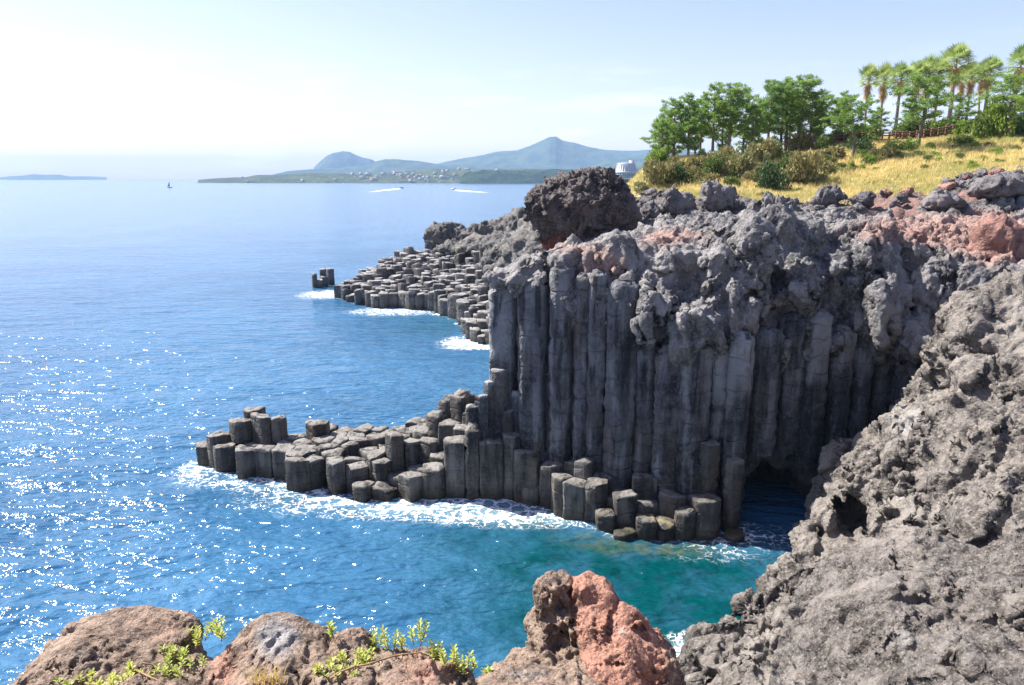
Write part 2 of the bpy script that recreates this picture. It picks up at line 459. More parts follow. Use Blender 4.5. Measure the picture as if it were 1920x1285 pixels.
def crack(pts, r=.2, depth=.5, n=8):
    "a groove cut along a line of photo pixels, wherever the rock face lies there"
    out = []; pts = np.array(pts, float)
    L_ = np.r_[0, np.cumsum(np.linalg.norm(np.diff(pts, axis=0), axis=1))]
    for q in np.linspace(0, L_[-1], max(n, int(L_[-1]/9))):
        x = np.interp(q, L_, pts[:, 0])+random.uniform(-3, 3); y = np.interp(q, L_, pts[:, 1])
        e = .6+.8*math.sin(math.pi*(q/L_[-1]*.9+.05))
        out.append(('s', x, y, 0., (r*e, depth, r*e*1.3), r*.5))
    return out
def weather(seed, x0, x1, y0, y1, nc, npit, ang, r=(.08, .2), depth=.6, ln=(70, 200), pr=(.12, .45)):
    "fractures and hollows strewn over a rock face"
    q = np.random.default_rng(seed); o_ = []
    for _ in range(nc):
        a = ang+q.normal(0, .45); x, y = q.uniform(x0, x1), q.uniform(y0, y1); L_ = q.uniform(*ln); P_ = [(x, y)]
        for k in range(4):
            a += q.normal(0, .35); x += math.cos(a)*L_/4; y += math.sin(a)*L_/4; P_.append((x, y))
        o_ += crack(P_, q.uniform(*r), depth*q.uniform(.6, 1.3))
    for _ in range(npit):
        e = q.uniform(*pr); o_.append(pit(q.uniform(x0, x1), q.uniform(y0, y1), e*q.uniform(.7, 1.6), e*q.uniform(.5, 1.), e*q.uniform(1.2, 2.6), e*.5))
    return o_
def pit(px, py, rx, rz, depth, k=.2, push=0.): return ('s', px, py, push, (rx, depth, rz), k)
def rock(lo, hi, r, blobs, k, amp, s, seed=0, base=None, carve=(), zs=1., pits=1., big=None, flow=None, rough=None):
    ax = grid(lo, hi, r)
    S = blob_field(ax, blobs, k, base(ax) if base else None, carve)
    V, F = surface_nets(S, [a[0] for a in ax], r)
    if big: V = erode(V, F, big[0], big[1], seed+300, zs, 0, flow, blocky=True)
    V = erode(V, F, amp, s, seed, zs, pits, flow, rough)
    return V, F
def wet(V, top=.7):
    n = fbm(V*np.array((.8, .8, .3)), 3, 77)*.5
    return 1-sstep(top-.45, top+.25, V[:, 2]+n*.8)
def rbf(pts, vals, smooth=.02):
    pts = np.asarray(pts, float); vals = np.asarray(vals, float)
    sc_ = np.ptp(pts, axis=0).max()
    ph = lambda r: r
    D = np.linalg.norm(pts[:, None]-pts[None], axis=2)/sc_
    n = len(pts); A = np.zeros((n+3, n+3)); A[:n, :n] = ph(D)-smooth*np.eye(n)
    A[:n, n] = 1; A[:n, n+1:] = pts/sc_; A[n, :n] = 1; A[n+1:, :n] = (pts/sc_).T
    c = np.linalg.solve(A, np.r_[vals, 0, 0, 0])
    def ev(q):
        q = np.asarray(q, float); r = np.zeros(len(q))
        for i in range(0, len(q), 20000):
            z = q[i:i+20000]
            r[i:i+20000] = ph(np.linalg.norm(z[:, None]-pts[None], axis=2)/sc_)@c[:n]+c[n]+(z/sc_)@c[n+1:]
        return r
    return ev

# ------------------------------------------------------------------ land heights behind the cliff edge
HP = []
def hp(*a):
    for p in a: HP.append(W(*p))
hp((905, 503, 46.5), (960, 495, 48), (1010, 485, 50), (1060, 458, 50), (1130, 450, 49), (1200, 445, 49), (1300, 430, 49), (1400, 412, 49),
   (1500, 415, 49), (1600, 432, 49), (1700, 450, 49), (1800, 468, 49), (1920, 470, 48), (2100, 440, 48),
   (1100, 455, 55), (1160, 440, 58), (1220, 402, 60), (1300, 392, 61), (1400, 384, 62), (1500, 392, 60), (1600, 402, 58), (1700, 398, 58), (1800, 372, 60), (1920, 335, 60), (2100, 300, 60),
   (1200, 350, 75), (1300, 352, 75), (1400, 350, 75), (1500, 362, 72), (1600, 356, 70), (1700, 338, 72), (1800, 318, 74), (1920, 296, 74), (2100, 280, 74),
   (1222, 302, 92), (1300, 300, 94), (1400, 300, 94), (1500, 288, 94), (1560, 270, 94), (1650, 266, 94), (1720, 266, 94), (1800, 254, 94), (1920, 242, 92), (2100, 235, 92),
   (1300, 302, 118), (1500, 290, 118), (1700, 270, 118), (1920, 250, 118), (2100, 250, 118))
HP += [np.array(p, float) for p in ((-6, 50, 8), (-6, 60, 4), (-2, 68, 3), (-1, 78, 2), (2, 90, 3), (6, 104, 2), (8, 120, 2), (12, 140, 4), (7, 72, 15.5), (9, 82, 16.5), (12, 92, 17), (30, 150, 14), (60, 150, 20), (100, 150, 24), (6, 62, 15), (-4, 46, 9))]
HP = np.array(HP)
H_ = rbf(HP[:, :2], HP[:, 2], .01)

# ------------------------------------------------------------------ the columned cliff with its lava cap
cliff = empty('columnar_cliff', Z(1200, 990, 0))
props(cliff, 'tall dark cliff of upright basalt columns under a cap of rugged grey lava', 'cliff')
YW = [(880, 46.5), (950, 45.6), (1000, 45.), (1060, 44.), (1100, 43.3), (1200, 42.2), (1300, 41.3), (1380, 41.), (1440, 42.3), (1500, 43.3), (1600, 44.3), (1700, 44.8), (1780, 45.), (1920, 45.), (2100, 45)]
def yw(px): return float(np.interp(px, [a for a, _ in YW], [b for _, b in YW]))
RP = []
for px, yy in YW:
    for py, dy in ((1010, 1.3), (900, 1.2), (760, 1.1), (700, .8), (650, .1), (600, -.5), (555, -.4), (510, .2), (475, 1.6), (445, 3.3)) if px > 1190 else ((1010, 1.3), (900, 1.2), (760, 1.1), (670, .9), (610, .4), (555, -.25), (510, -.2), (475, 1.3), (445, 3.3)):
        if px < 900 or (px < 960 and 530 < py): continue
        p = W(px, py, yy+dy); RP.append(p)
for p in ((-2.0, 62, 16), (-1.6, 62, 14), (.1, 60, 11.5), (.6, 60, 8), (.4, 60, 4), (.4, 60, 0), (.6, 52, 8), (.3, 52, 11), (-1.1, 54, 13.8), (-2.2, 58, 10), (-2.2, 58, 5), (-2.2, 58, 1), (-1.7, 46.9, 15), (-5, 80, 8), (-5, 80, 14), (-5, 80, 1), (-8, 90, 8)): RP.append(np.array(p, float))
RP = np.array(RP)
Yf = rbf(RP[:, [0, 2]], RP[:, 1], .01)
def cliff_base(ax):
    gx, gz = np.meshgrid(ax[0], ax[2], indexing='ij')
    F = Yf(np.stack([gx.ravel(), gz.ravel()], 1)).reshape(gx.shape).astype(np.float32)
    hx, hy = np.meshgrid(ax[0][::3], ax[1][::3], indexing='ij')
    Hs = H_(np.stack([hx.ravel(), hy.ravel()], 1)).reshape(hx.shape)
    ix = np.clip(np.arange(len(ax[0]))/3., 0, Hs.shape[0]-1.001); iy = np.clip(np.arange(len(ax[1]))/3., 0, Hs.shape[1]-1.001)
    i0 = ix.astype(int); j0 = iy.astype(int); fx = (ix-i0)[:, None]; fy = (iy-j0)[None]
    H = (Hs[i0][:, j0]*(1-fx)*(1-fy)+Hs[i0+1][:, j0]*fx*(1-fy)+Hs[i0][:, j0+1]*(1-fx)*fy+Hs[i0+1][:, j0+1]*fx*fy).astype(np.float32)
    a = (F[:, None, :]-ax[1][None, :, None])*.9
    b = ax[2][None, None, :]-H[:, :, None]
    return -smin(-a, -b, 1.4)
def B(px, py, Y, rx, ry, rz, rot=0.): return (W(px, py, Y), (rx, ry, rz), rot)
lumps = [B(935, 520, 46, 1.0, 1.5, .6), B(975, 525, 45.4, 1.4, 1.8, .9), B(1010, 508, 46, 1.7, 2, 1.0),
         B(1060, 500, 45.4, 1.6, 2, 1.2), B(1105, 530, 44.6, 1.0, 1.4, 1.8),
         B(1150, 495, 45, 1.4, 2, 1.7), B(1215, 590, 42.2, 1.4, 1.6, 1.5),
         B(1205, 520, 44.5, 1.5, 1.6, 1.3), B(1255, 548, 43.5, 1.2, 1.6, 1.0), B(1298, 605, 41.5, 1.8, 1.7, 1.15), B(1282, 645, 41.2, .9, 1.1, 1.1),
         B(1350, 620, 41.3, .9, 1.1, 1.3), B(1338, 540, 43, 1.1, 1.6, 2.3), B(1402, 525, 42.9, 1.2, 1.6, 2.9), B(1400, 590, 42.3, .8, 1.1, 1.2),
         B(1492, 545, 43.2, 1.1, 1.5, 2.0), B(1508, 620, 43.4, .8, 1.1, 1.6), B(1375, 455, 46, 1.7, 2, 1.2), B(1450, 430, 47, 1.5, 1.8, 1.7), B(1425, 400, 47.5, .7, .8, .9),
         B(1500, 455, 47, 1.5, 1.8, 1.4), B(1560, 515, 46, 1.5, 2, 1.4), B(1640, 495, 45.2, 1.7, 2, 1.8), B(1648, 585, 43.9, 1.0, 1.5, 2.4),
         B(1612, 610, 44.4, .7, 1.1, 1.2), B(1700, 635, 43.2, 1.3, 1.5, 1.6), B(1735, 690, 43.8, .9, 1.2, 1.2), B(1740, 540, 45, 1.9, 2, 1.4),
         B(1805, 525, 44.5, 1.6, 2, 1.4), B(1865, 525, 43.6, 1.6, 2, 1.2), B(1560, 620, 44.2, .8, 1, 1.5), B(1455, 640, 42.8, .8, 1.1, 1.6),
         B(1250, 470, 46.5, 1.6, 1.8, 1.2), B(1310, 470, 46.5, 1.5, 1.8, 1.2), B(1690, 470, 46.5, 1.6, 2, 1.1), B(1590, 450, 48, 1.6, 2, 1.0),
         B(1920, 540, 42.5, 1.8, 2, 1.4), B(1850, 590, 41, 1.3, 1.6, 1.)]
carves = [(W(1462, 935, 42.6), (2.5, 4.6, 2.1), .6)]
V, F = rock((-5.5, 38.8, -1.2), (41, 58.4, 20.5), .125, [(b[0]-np.array((0, .45, 0)), *b[1:]) if b[0][2] < 14.2 and b[0][0] > 6 else b for b in [(q[0], (q[1][0]*.92, q[1][1], q[1][2]*1.15), *q[2:]) for q in lumps]], .32, .98, 1.25, 3, base=cliff_base, carve=carves+crack([(1088, 525), (1092, 600), (1086, 700)], .16, .7)+crack([(1020, 575), (1024, 640), (1018, 700)], .13, .6)+crack([(1178, 590), (1182, 650), (1178, 710)], .16, .7)
            +crack([(1250, 590), (1244, 640), (1252, 700)], .15, .7)+crack([(1325, 640), (1322, 700)], .15, .6)+crack([(1368, 480), (1362, 560), (1372, 660)], .18, .8)+crack([(1425, 560), (1430, 620), (1424, 690)], .2, .9)
            +crack([(1530, 560), (1540, 620), (1528, 690)], .2, .9)+crack([(1585, 600), (1590, 680)], .16, .7)+crack([(1632, 560), (1640, 640), (1630, 740)], .18, .8)+crack([(1675, 600), (1682, 680)], .12, .6)
            +crack([(1780, 540), (1765, 600), (1772, 660)], .15, .6)+crack([(1180, 455), (1200, 500), (1190, 560)], .2, .6)+crack([(960, 540), (968, 600), (962, 660)], .12, .5)
            +[pit(1285, 515, 1.2, 1.5, 1.6, .4), pit(1455, 530, .6, .8, 1.8, .2), pit(1565, 575, 1.2, 1.5, 1.3, .4), pit(1480, 600, 1.3, 1.1, 1.2, .3), pit(1420, 480, .5, .6, .8), pit(1080, 510, .5, 1.0, .8), pit(1700, 560, .8, .6, .9), pit(1030, 552, .5, .25, .8, .1), pit(1345, 500, .6, .7, .6)]+weather(9, 930, 1900, 450, 640, 44, 40, 1.62, (.10, .22), .8, (60, 170), (.15, .5)), zs=.9, pits=1.4, big=(1.0, 2.8), flow=(.05, 0, 1, .38), rough=(.9, .1))
px_, py_ = to_px(V)
g = lambda cx, cy, rx, ry: np.exp(-((px_-cx)/rx)**2-((py_-cy)/ry)**2)
# rust-red patches: oxidised clinker on the cap, its own colour in the rock
red = .75*g(1130, 500, 55, 45)+.5*g(1050, 465, 60, 14)+.4*g(1330, 440, 120, 22)+.75*g(1700, 430, 150, 40)+.95*g(1870, 450, 90, 60)+.5*g(1240, 450, 60, 30)
pale = .55*g(1120, 640, 110, 90)+.45*g(1290, 600, 110, 50)+.35*g(1420, 540, 60, 90)+.4*g(1640, 560, 60, 100)+.35*g(1380, 450, 150, 40)
grs = .7*sstep(51, 57, V[:, 1])*g(1550, 400, 300, 26)*sstep(-.1, .35, fbm(V*.35, 3, 8))
put('lava_cap', V, F, MAT['cliff'], cliff, np.stack([red, pale, wet(V, 1.0), grs*.6], 1))

def prism(poly, z0, z1, step=.32, nz_amp=.05, top_amp=.05, rings=0., tilt=(0, 0), bev=.07, dome=.0, seed=0, s=1.2, taper=0., lean=(0, 0)):
    "one basalt column over a plan polygon, with rounded arrises, joints and a worn top"
    p = np.asarray(poly, float)
    for _ in range(1):
        a = p*.93+np.roll(p, -1, 0)*.07; b = p*.07+np.roll(p, -1, 0)*.93
        p = np.stack([a, b], 1).reshape(-1, 2)
    q = []
    for i in range(len(p)):
        a, b = p[i], p[(i+1) % len(p)]; k = max(1, int(np.linalg.norm(b-a)/step))
        for j in range(k): q.append(a+(b-a)*j/k)
    q = np.array(q); c = q.mean(0); n = len(q)
    zs = list(np.arange(z0, z1-bev*1.2, step))+[z1-bev]
    ringsV = []
    for z in zs:
        f = 1+taper*(z1-z)/max(1, z1-z0)
        ringsV.append(np.c_[c+(q-c)*f, np.full(n, z)])
    rad = np.linalg.norm(q-c, axis=1).mean()
    for f, dz in ((1-.45*bev/rad, -.25*bev), (1-1.3*bev/rad, .0), (.62, .02+dome*.6), (.3, .02+dome*.9)):
        ringsV.append(np.c_[c+(q-c)*f, np.full(n, z1+dz)])
    V = np.concatenate(ringsV+[np.array([[c[0], c[1], z1+dome]])])
    nr = len(ringsV); ns = len(zs)
    k = np.arange(n)
    Q = np.concatenate([np.stack([i*n+k, i*n+(k+1) % n, (i+1)*n+(k+1) % n, (i+1)*n+k], 1) for i in range(nr-1)])
    T = np.stack([(nr-1)*n+k, (nr-1)*n+(k+1) % n, np.full(n, nr*n)], 1)
    top = np.zeros(len(V)); top[(ns-1)*n:] = 1
    dirv = V[:, :2]-c; L_ = np.linalg.norm(dirv, axis=1)+1e-6; dirv /= L_[:, None]
    P = np.c_[V[:, :2], V[:, 2]]
    d = nz_amp*(fbm(P/s*1.3, 3, seed)*1.3+.5*ridged(P/s*3.2, 2, seed+3))
    if rings:
        ph = P[:, 2]/rings+.25*gn(P/s*.5, seed+7)+seed*.37
        lump = np.abs(np.sin(math.pi*ph))**.6
        low = 1-sstep(7.6, 9.6, P[:, 2]+gn(P*.6, seed))
        d += (.11*(lump-.75)+.07*gn(P/.24, seed+9))*(.12+low)
    edge = np.clip(L_/rad, 0, 1)
    V[:, :2] += dirv*(d*edge)[:, None]
    V[:, 2] += top*(top_amp*fbm(P/s*2.2, 3, seed+5)*1.6+(V[:, :2]-c)@np.array(tilt))
    if lean != (0, 0):
        V[:, :2] += (V[:, 2]-z0)[:, None]*np.array(lean)
    return V, T, Q
def ngon(c, r, n=6, rot=0., jit=.1):
    a = rot+np.arange(n)*2*math.pi/n+rng.uniform(-jit, jit, n)
    rr = r*(1+rng.uniform(-jit, jit, n))
    return np.stack([c[0]+np.cos(a)*rr, c[1]+np.sin(a)*rr], 1)
def column_obj(poly, z0, z1, mat, parent, pale=0., moss=0., zpale=False, lit_top=.8, **kw):
    pale = pale+0*np.zeros(1)
    V, T, Q = prism(poly, z0, z1, **kw); pale = float(pale[0])+np.zeros(len(V))
    up = sstep(7.2, 9.4, V[:, 2]+1.2*gn(V*np.array((.8, .8, .5)), 4)) if zpale else 0.
    if lit_top: pale = pale+lit_top*sstep(-.10, -.02, V[:, 2]-z1)  # sunlit look of the column top put into its colour
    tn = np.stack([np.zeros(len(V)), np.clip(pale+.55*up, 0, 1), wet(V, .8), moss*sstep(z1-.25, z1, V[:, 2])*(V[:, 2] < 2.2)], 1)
    return put('column', V, [Q, T], mat, parent, tn)

# tall wall columns
px = 945.; i = 0
while px < 1800:
    wpx = rng.uniform(30, 58)
    Yc = yw(px)+rng.uniform(-.45, .4); r = wpx*.0315/2*1.12
    pyt = float(np.interp(px, [940, 1000, 1060, 1150, 1185, 1220, 1300, 1350, 1400, 1500, 1600, 1700, 1800], [570, 530, 525, 530, 600, 665, 672, 665, 620, 605, 640, 700, 700]))
    zt = W(px, pyt+rng.uniform(-10, 25), Yc)[2]+.6
    x = W(px, 760, Yc)[0]
    nn = int(rng.integers(5, 8))
    rg = rng.choice([.5, .65, .85])
    zb_ = -1 if not 1395 < px < 1545 else rng.uniform(2.8, 4.2)
    column_obj(ngon((x, Yc), r, nn, rng.uniform(0, 1)), zb_, zt, MAT['wallcol'], cliff, pale=rng.uniform(-.3, .25), zpale=True, lit_top=0, rings=rg, nz_amp=.12, seed=int(px), s=1.1, bev=.2, dome=.25, top_amp=.2)
    px += wpx*rng.uniform(.84, .98); i += 1
# slimmer broken columns standing in front of the wall: (px, py of top, py of foot, width px)
for px, pt, pb, wp in ((940, 690, 925, 44), (922, 715, 925, 28), (972, 732, 925, 34), (950, 768, 928, 28), (1000, 705, 925, 32), (1035, 700, 935, 28), (905, 740, 930, 26), (888, 760, 930, 26),
                       (1250, 800, 980, 36), (1275, 770, 980, 38), (1325, 830, 990, 38), (1370, 860, 995, 36), (1562, 850, 960, 44), (1610, 840, 950, 44), (1380, 1000, 1016, 40)):
    b = Z(px, pb, 0); r = wp*.0305/2*b[1]/42
    zt = W(px, pt, b[1]+r*.7)[2]
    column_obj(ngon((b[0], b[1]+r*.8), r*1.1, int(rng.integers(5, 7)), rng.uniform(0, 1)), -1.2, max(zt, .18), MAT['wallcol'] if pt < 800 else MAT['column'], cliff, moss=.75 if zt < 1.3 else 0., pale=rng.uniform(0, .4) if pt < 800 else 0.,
               rings=.8 if (zt > 4 and rng.random() < .5) else 0., nz_amp=.06, tilt=(rng.uniform(-.12, .12), rng.uniform(-.15, .05)), seed=px, top_amp=.1)

# ------------------------------------------------------------------ fields of columns
def cells(poly, sp, seed, jit=.28):
    r_ = np.random.default_rng(seed); poly = np.asarray(poly, float)
    lo, hi = poly.min(0)-sp, poly.max(0)+sp
    P = []
    for j, y in enumerate(np.arange(lo[1]-2*sp, hi[1]+2*sp, sp*.87)):
        for x in np.arange(lo[0]-2*sp, hi[0]+2*sp, sp):
            P.append((x+(j % 2)*sp/2+r_.uniform(-jit, jit)*sp, y+r_.uniform(-jit, jit)*sp))
    P = np.array(P)
    def inside(p):
        c = False; n = len(poly)
        for i in range(n):
            a, b = poly[i], poly[(i+1) % n]
            if (a[1] > p[1]) != (b[1] > p[1]) and p[0] < (b[0]-a[0])*(p[1]-a[1])/(b[1]-a[1])+a[0]: c = not c
        return c
    out = []
    for i, p in enumerate(P):
        if not inside(p): continue
        d = np.linalg.norm(P-p, axis=1); nb = np.argsort(d)[1:15]
        pg = [p+np.array(q)*sp*1.2 for q in ((-1, -1), (1, -1), (1, 1), (-1, 1))]
        for j in nb:
            m = (p+P[j])/2; n = (P[j]-p)/d[j]; m = m-n*.018*sp
            new = []
            for a_ in range(len(pg)):
                A, B_ = pg[a_], pg[(a_+1) % len(pg)]
                da, db = (A-m)@n, (B_-m)@n
                if da <= 0: new.append(A)
                if da*db < 0: new.append(A+(B_-A)*da/(da-db))
            pg = new
            if len(pg) < 3: break
        if len(pg) >= 3:
            q = [pg[0]]
            for a_ in pg[1:]:
                if np.linalg.norm(a_-q[-1]) > .12*sp: q.append(a_)
            if len(q) >= 4: out.append((p, np.array(q)))
    return out
def idw(C, p, pw=3.):
    d = np.linalg.norm(C[:, :2]-p, axis=1)+.05; w_ = d**-pw
    return float((w_*C[:, 2]).sum()/w_.sum())

# stepped stumps heaped against the foot of the wall
foot = [Z(*p)[:2] for p in ((985, 940, 0), (1060, 975, 0), (1110, 990, 0), (1160, 1004, 0), (1250, 1012, 0), (1350, 1006, 0))]+[np.array((W(q, 800, 0)[0]+(q-960)/FPX*yw(q), yw(q)-.2)) for q in (1370, 1300, 1200, 1100, 1000, 960)]
kk_ = 0
for p, pg in cells(foot, 1.25, 17, .33):
    q = (p[0]/p[1]*FPX*1.06)+CX; back = yw(q)-p[1]
    z = np.interp(back+rng.normal(0, .35), [0, 1.0, 2.0, 2.7, 3.4, 5], [3.2, 2.7, 2.0, 1.1, .4, .25])*rng.uniform(.45, 1.2)
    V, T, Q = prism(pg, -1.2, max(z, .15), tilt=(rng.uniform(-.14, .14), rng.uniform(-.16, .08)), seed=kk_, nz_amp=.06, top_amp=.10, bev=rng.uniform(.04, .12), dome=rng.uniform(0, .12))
    put('column', V, [Q, T], MAT['column'], cliff, np.stack([V[:, 0]*0, .6*sstep(-.1, -.02, V[:, 2]-z)*(z > 1), wet(V, .6), .42*(V[:, 2] > z-.2)*(z < 1.2)], 1)); kk_ += 1  # sunlight painted into the tint of the taller stump tops

# spit of columns in front of the cliff
spit = empty('columnar_spit', Z(650, 925, 0))
props(spit, 'low spit of six-sided basalt columns stepping down from the cliff into blue sea', 'rock spit')
sp_poly = [Z(*p)[:2] for p in ((404, 885, 0), (480, 899, 0), (560, 916, 0), (650, 930, 0), (760, 936, 0), (900, 936, 0), (1000, 940, 0))]
sp_poly += [np.array(p, float) for p in ((1.5, 46), (-.5, 48.5), (-3.5, 49.5), (-6, 50.5), (-9, 51.6), (-14, 52.2), (-19, 51.6), (-21, 51.2), (-21.2, 49.6))]
SC = np.array([Z(*p) for p in ((400, 812, 2.3), (440, 822, 2.0), (480, 838, 2.0), (520, 842, 2.1), (560, 848, 2.2), (620, 868, 2.1), (590, 822, 2.5), (650, 830, 2.4), (700, 838, 2.2), (640, 880, 1.7), (665, 905, .9), (700, 910, .6), (735, 920, .5),
                                (690, 870, 1.6), (740, 868, 1.5), (760, 905, .7), (720, 815, 3.4), (760, 800, 3.0), (800, 765, 5.0), (840, 762, 5.2), (880, 748, 6.0), (905, 725, 7.), (935, 690, 8.2),
                                (780, 880, 2.3), (815, 865, 2.7), (850, 868, 2.8), (800, 820, 3.1), (850, 815, 3.6), (880, 800, 4.6), (900, 780, 5.4), (830, 845, 2.6), (900, 855, 2.9), (940, 845, 3.2), (980, 850, 3.3), (960, 800, 5), (1000, 845, 3.6), (650, 803, 2.4), (700, 802, 2.4))])
special = {  # taller stumps on the spit: centre pixel at its height, then height
    }
talls = [(W(a, b, c), W(a, b, c)[2]) for a, b, c in ((446, 782, 50.6), (470, 772, 50.6), (492, 774, 50.4), (512, 784, 50), (608, 786, 50.6), (722, 808, 46.8), (842, 752, 48), (860, 745, 47))]
k = 0; rest = MB()
cl = cells(sp_poly, 1.32, 4, .34); tall_at = {}
for tp, tz in talls:
    j = min((q for q in range(len(cl)) if q not in tall_at), key=lambda q: np.linalg.norm(cl[q][0]-tp[:2])); tall_at[j] = tz
tall_at = {tuple(cl[j][0]): tz for j, tz in tall_at.items()}
for p, pg in sorted(cl, key=lambda q: q[0][1]):
    z = idw(SC, p)*(.92 if p[0] < -4 else .85)+rng.normal(0, .13 if p[0] < -7 else .3)
    z = tall_at.get(tuple(p), z)
    z = max(z, .25)
    hi_ = z > 4.4
    kw = dict(tilt=(rng.uniform(-.13, .13), rng.uniform(-.16, .06)), seed=k*7+3, nz_amp=.06 if not hi_ else .1, rings=.7 if (hi_ and rng.random() < .5) else 0., top_amp=.11 if not hi_ else .22, dome=rng.uniform(-.02, .06) if not hi_ else .25, bev=rng.uniform(.04, .12) if not hi_ else .16)
    if hi_:
        n_ = 2 if rng.random() < .5 else 1
        c_ = pg.mean(0); pg = c_+(pg-c_)*.9
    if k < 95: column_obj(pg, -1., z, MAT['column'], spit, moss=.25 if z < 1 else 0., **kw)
    else:
        V, T, Q = prism(pg, -1., z, **kw); rest.add(V, T, Q, np.stack([V[:, 0]*0, .8*sstep(-.1, -.02, V[:, 2]-z), wet(V, .8), V[:, 0]*0], 1))  # top face lightened in the tint to look sunlit
    k += 1
c_ = Z(378, 872, 0); column_obj(ngon((c_[0]+.1, c_[1]+.7), .75, 5, .3), -1, 1.35, MAT['column'], spit, seed=5)
if rest.n: props(rest.build('column_rows', MAT['column'], spit, True), kind='stuff')

# far headland of columns
head = empty('columnar_headland', Z(780, 580, 0))
props(head, 'distant headland of stepped basalt columns running out behind the tall cliff', 'headland')
hd_poly = [Z(*p)[:2] for p in ((645, 560, 0), (665, 570, 0), (700, 576, 0), (740, 578, 0), (780, 580, 0), (830, 590, 0), (868, 612, 0), (880, 640, 0), (945, 648, 0))]
hd_poly += [np.array(p, float) for p in ((2, 86), (7, 95), (8, 118), (4, 132), (-6, 141), (-16, 142), (-22, 140), (-27, 133), (-30, 126))]
HC_ = np.array([Z(*p) for p in ((655, 548, 1.6), (690, 552, 2.2), (720, 545, 2.6), (760, 550, 2.6), (800, 552, 2.6), (850, 570, 2.5), (880, 590, 2.2), (900, 618, 1.6), (940, 622, 1.6), (930, 590, 2.6), (660, 535, 2.0), (680, 520, 3.2), (715, 503, 4.4), (745, 485, 5.6), (780, 470, 6.6), (800, 460, 7.2),
                                  (740, 525, 3.0), (800, 520, 3.6), (800, 490, 5.4), (850, 480, 6.4), (850, 520, 4.0), (900, 540, 4.), (900, 500, 6.), (950, 540, 5.), (960, 490, 8.), (880, 455, 8.6), (940, 450, 9.6))])
rest = MB(); k = 0
cl = cells(hd_poly, 1.65, 9, .33)
for p, pg in sorted(cl, key=lambda q: q[0][1]+abs(q[0][0]+12)*.35):
    z = max(.3, idw(HC_, p)+rng.normal(0, .42))
    kw = dict(step=.6, tilt=(rng.uniform(-.2, .2), rng.uniform(-.3, .1)), seed=k*3+1, nz_amp=.07, top_amp=.12, bev=.1, s=1.6)
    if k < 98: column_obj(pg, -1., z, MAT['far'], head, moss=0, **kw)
    else:
        V, T, Q = prism(pg, -1., z, **kw); rest.add(V, T, Q, np.stack([V[:, 0]*0, .8*sstep(-.1, -.02, V[:, 2]-z), wet(V, .8), V[:, 0]*0], 1))  # sun-bright tops painted into the tint, as on the spit
    k += 1
props(rest.build('column_rows', MAT['far'], head, True), kind='stuff')
hb = [B(825, 447, 146, 3.2, 3, 2.4), B(812, 430, 147, 1.6, 2, 1.6), B(850, 440, 147, 3.2, 3, 2.4), B(885, 447, 145, 3.5, 3, 2.2), B(920, 436, 144, 3.4, 3, 2.2), B(945, 430, 142, 2.6, 3, 2.2),
      B(972, 425, 138, 2.8, 3, 2.6), B(965, 412, 140, 1.2, 1.5, 1.4), B(1000, 430, 130, 5, 4, 3.4), B(1040, 430, 125, 6, 4, 4), B(900, 465, 132, 4.5, 4, 2.2), B(950, 465, 122, 4.5, 4, 2.6), B(850, 470, 138, 3.5, 3, 1.8),
      B(940, 490, 108, 3.2, 3, 2.0), B(985, 470, 100, 3.4, 3, 3.0), B(975, 500, 94, 2.6, 3, 2.0), B(1010, 490, 88, 4, 4, 3.4), B(1030, 520, 84, 5, 4, 3.5), B(935, 510, 100, 2.0, 2, 1.4), B(1050, 470, 95, 6, 6, 5)]
V, F = rock((-26, 76, 1), (18, 154, 17), .33, hb, 1.0, 1.5, 2.2, 31, big=(1.6, 6.), rough=(.7, .4))
px_, py_ = to_px(V)
put('lava_cap', V, F, MAT['far'], head, np.stack([.3*np.exp(-((px_-900)/60)**2-((py_-440)/15)**2), .45*np.exp(-((px_-975)/40)**2-((py_-480)/40)**2), V[:, 0]*0, V[:, 0]*0], 1))
# sea stack off the headland
stack = empty('sea_stack', Z(606, 538, 0))
props(stack, 'small stack of broken black columns standing alone in the sea', 'sea stack')
for px, pt, pb, wp in ((590, 514, 540, 8), (598, 525, 540, 12), (607, 519, 538, 12), (605, 505, 534, 12), (619, 504, 535, 13)):
    b = Z(px, pb, 0); r = wp*b[1]/FPX/2
    zt = W(px, pt, b[1]+r)[2]
    column_obj(ngon((b[0], b[1]+r), r*1.15, 5, rng.uniform(0, 1)), -1, zt, MAT['far'], stack, seed=px, step=.5, nz_amp=.12, top_amp=.25)

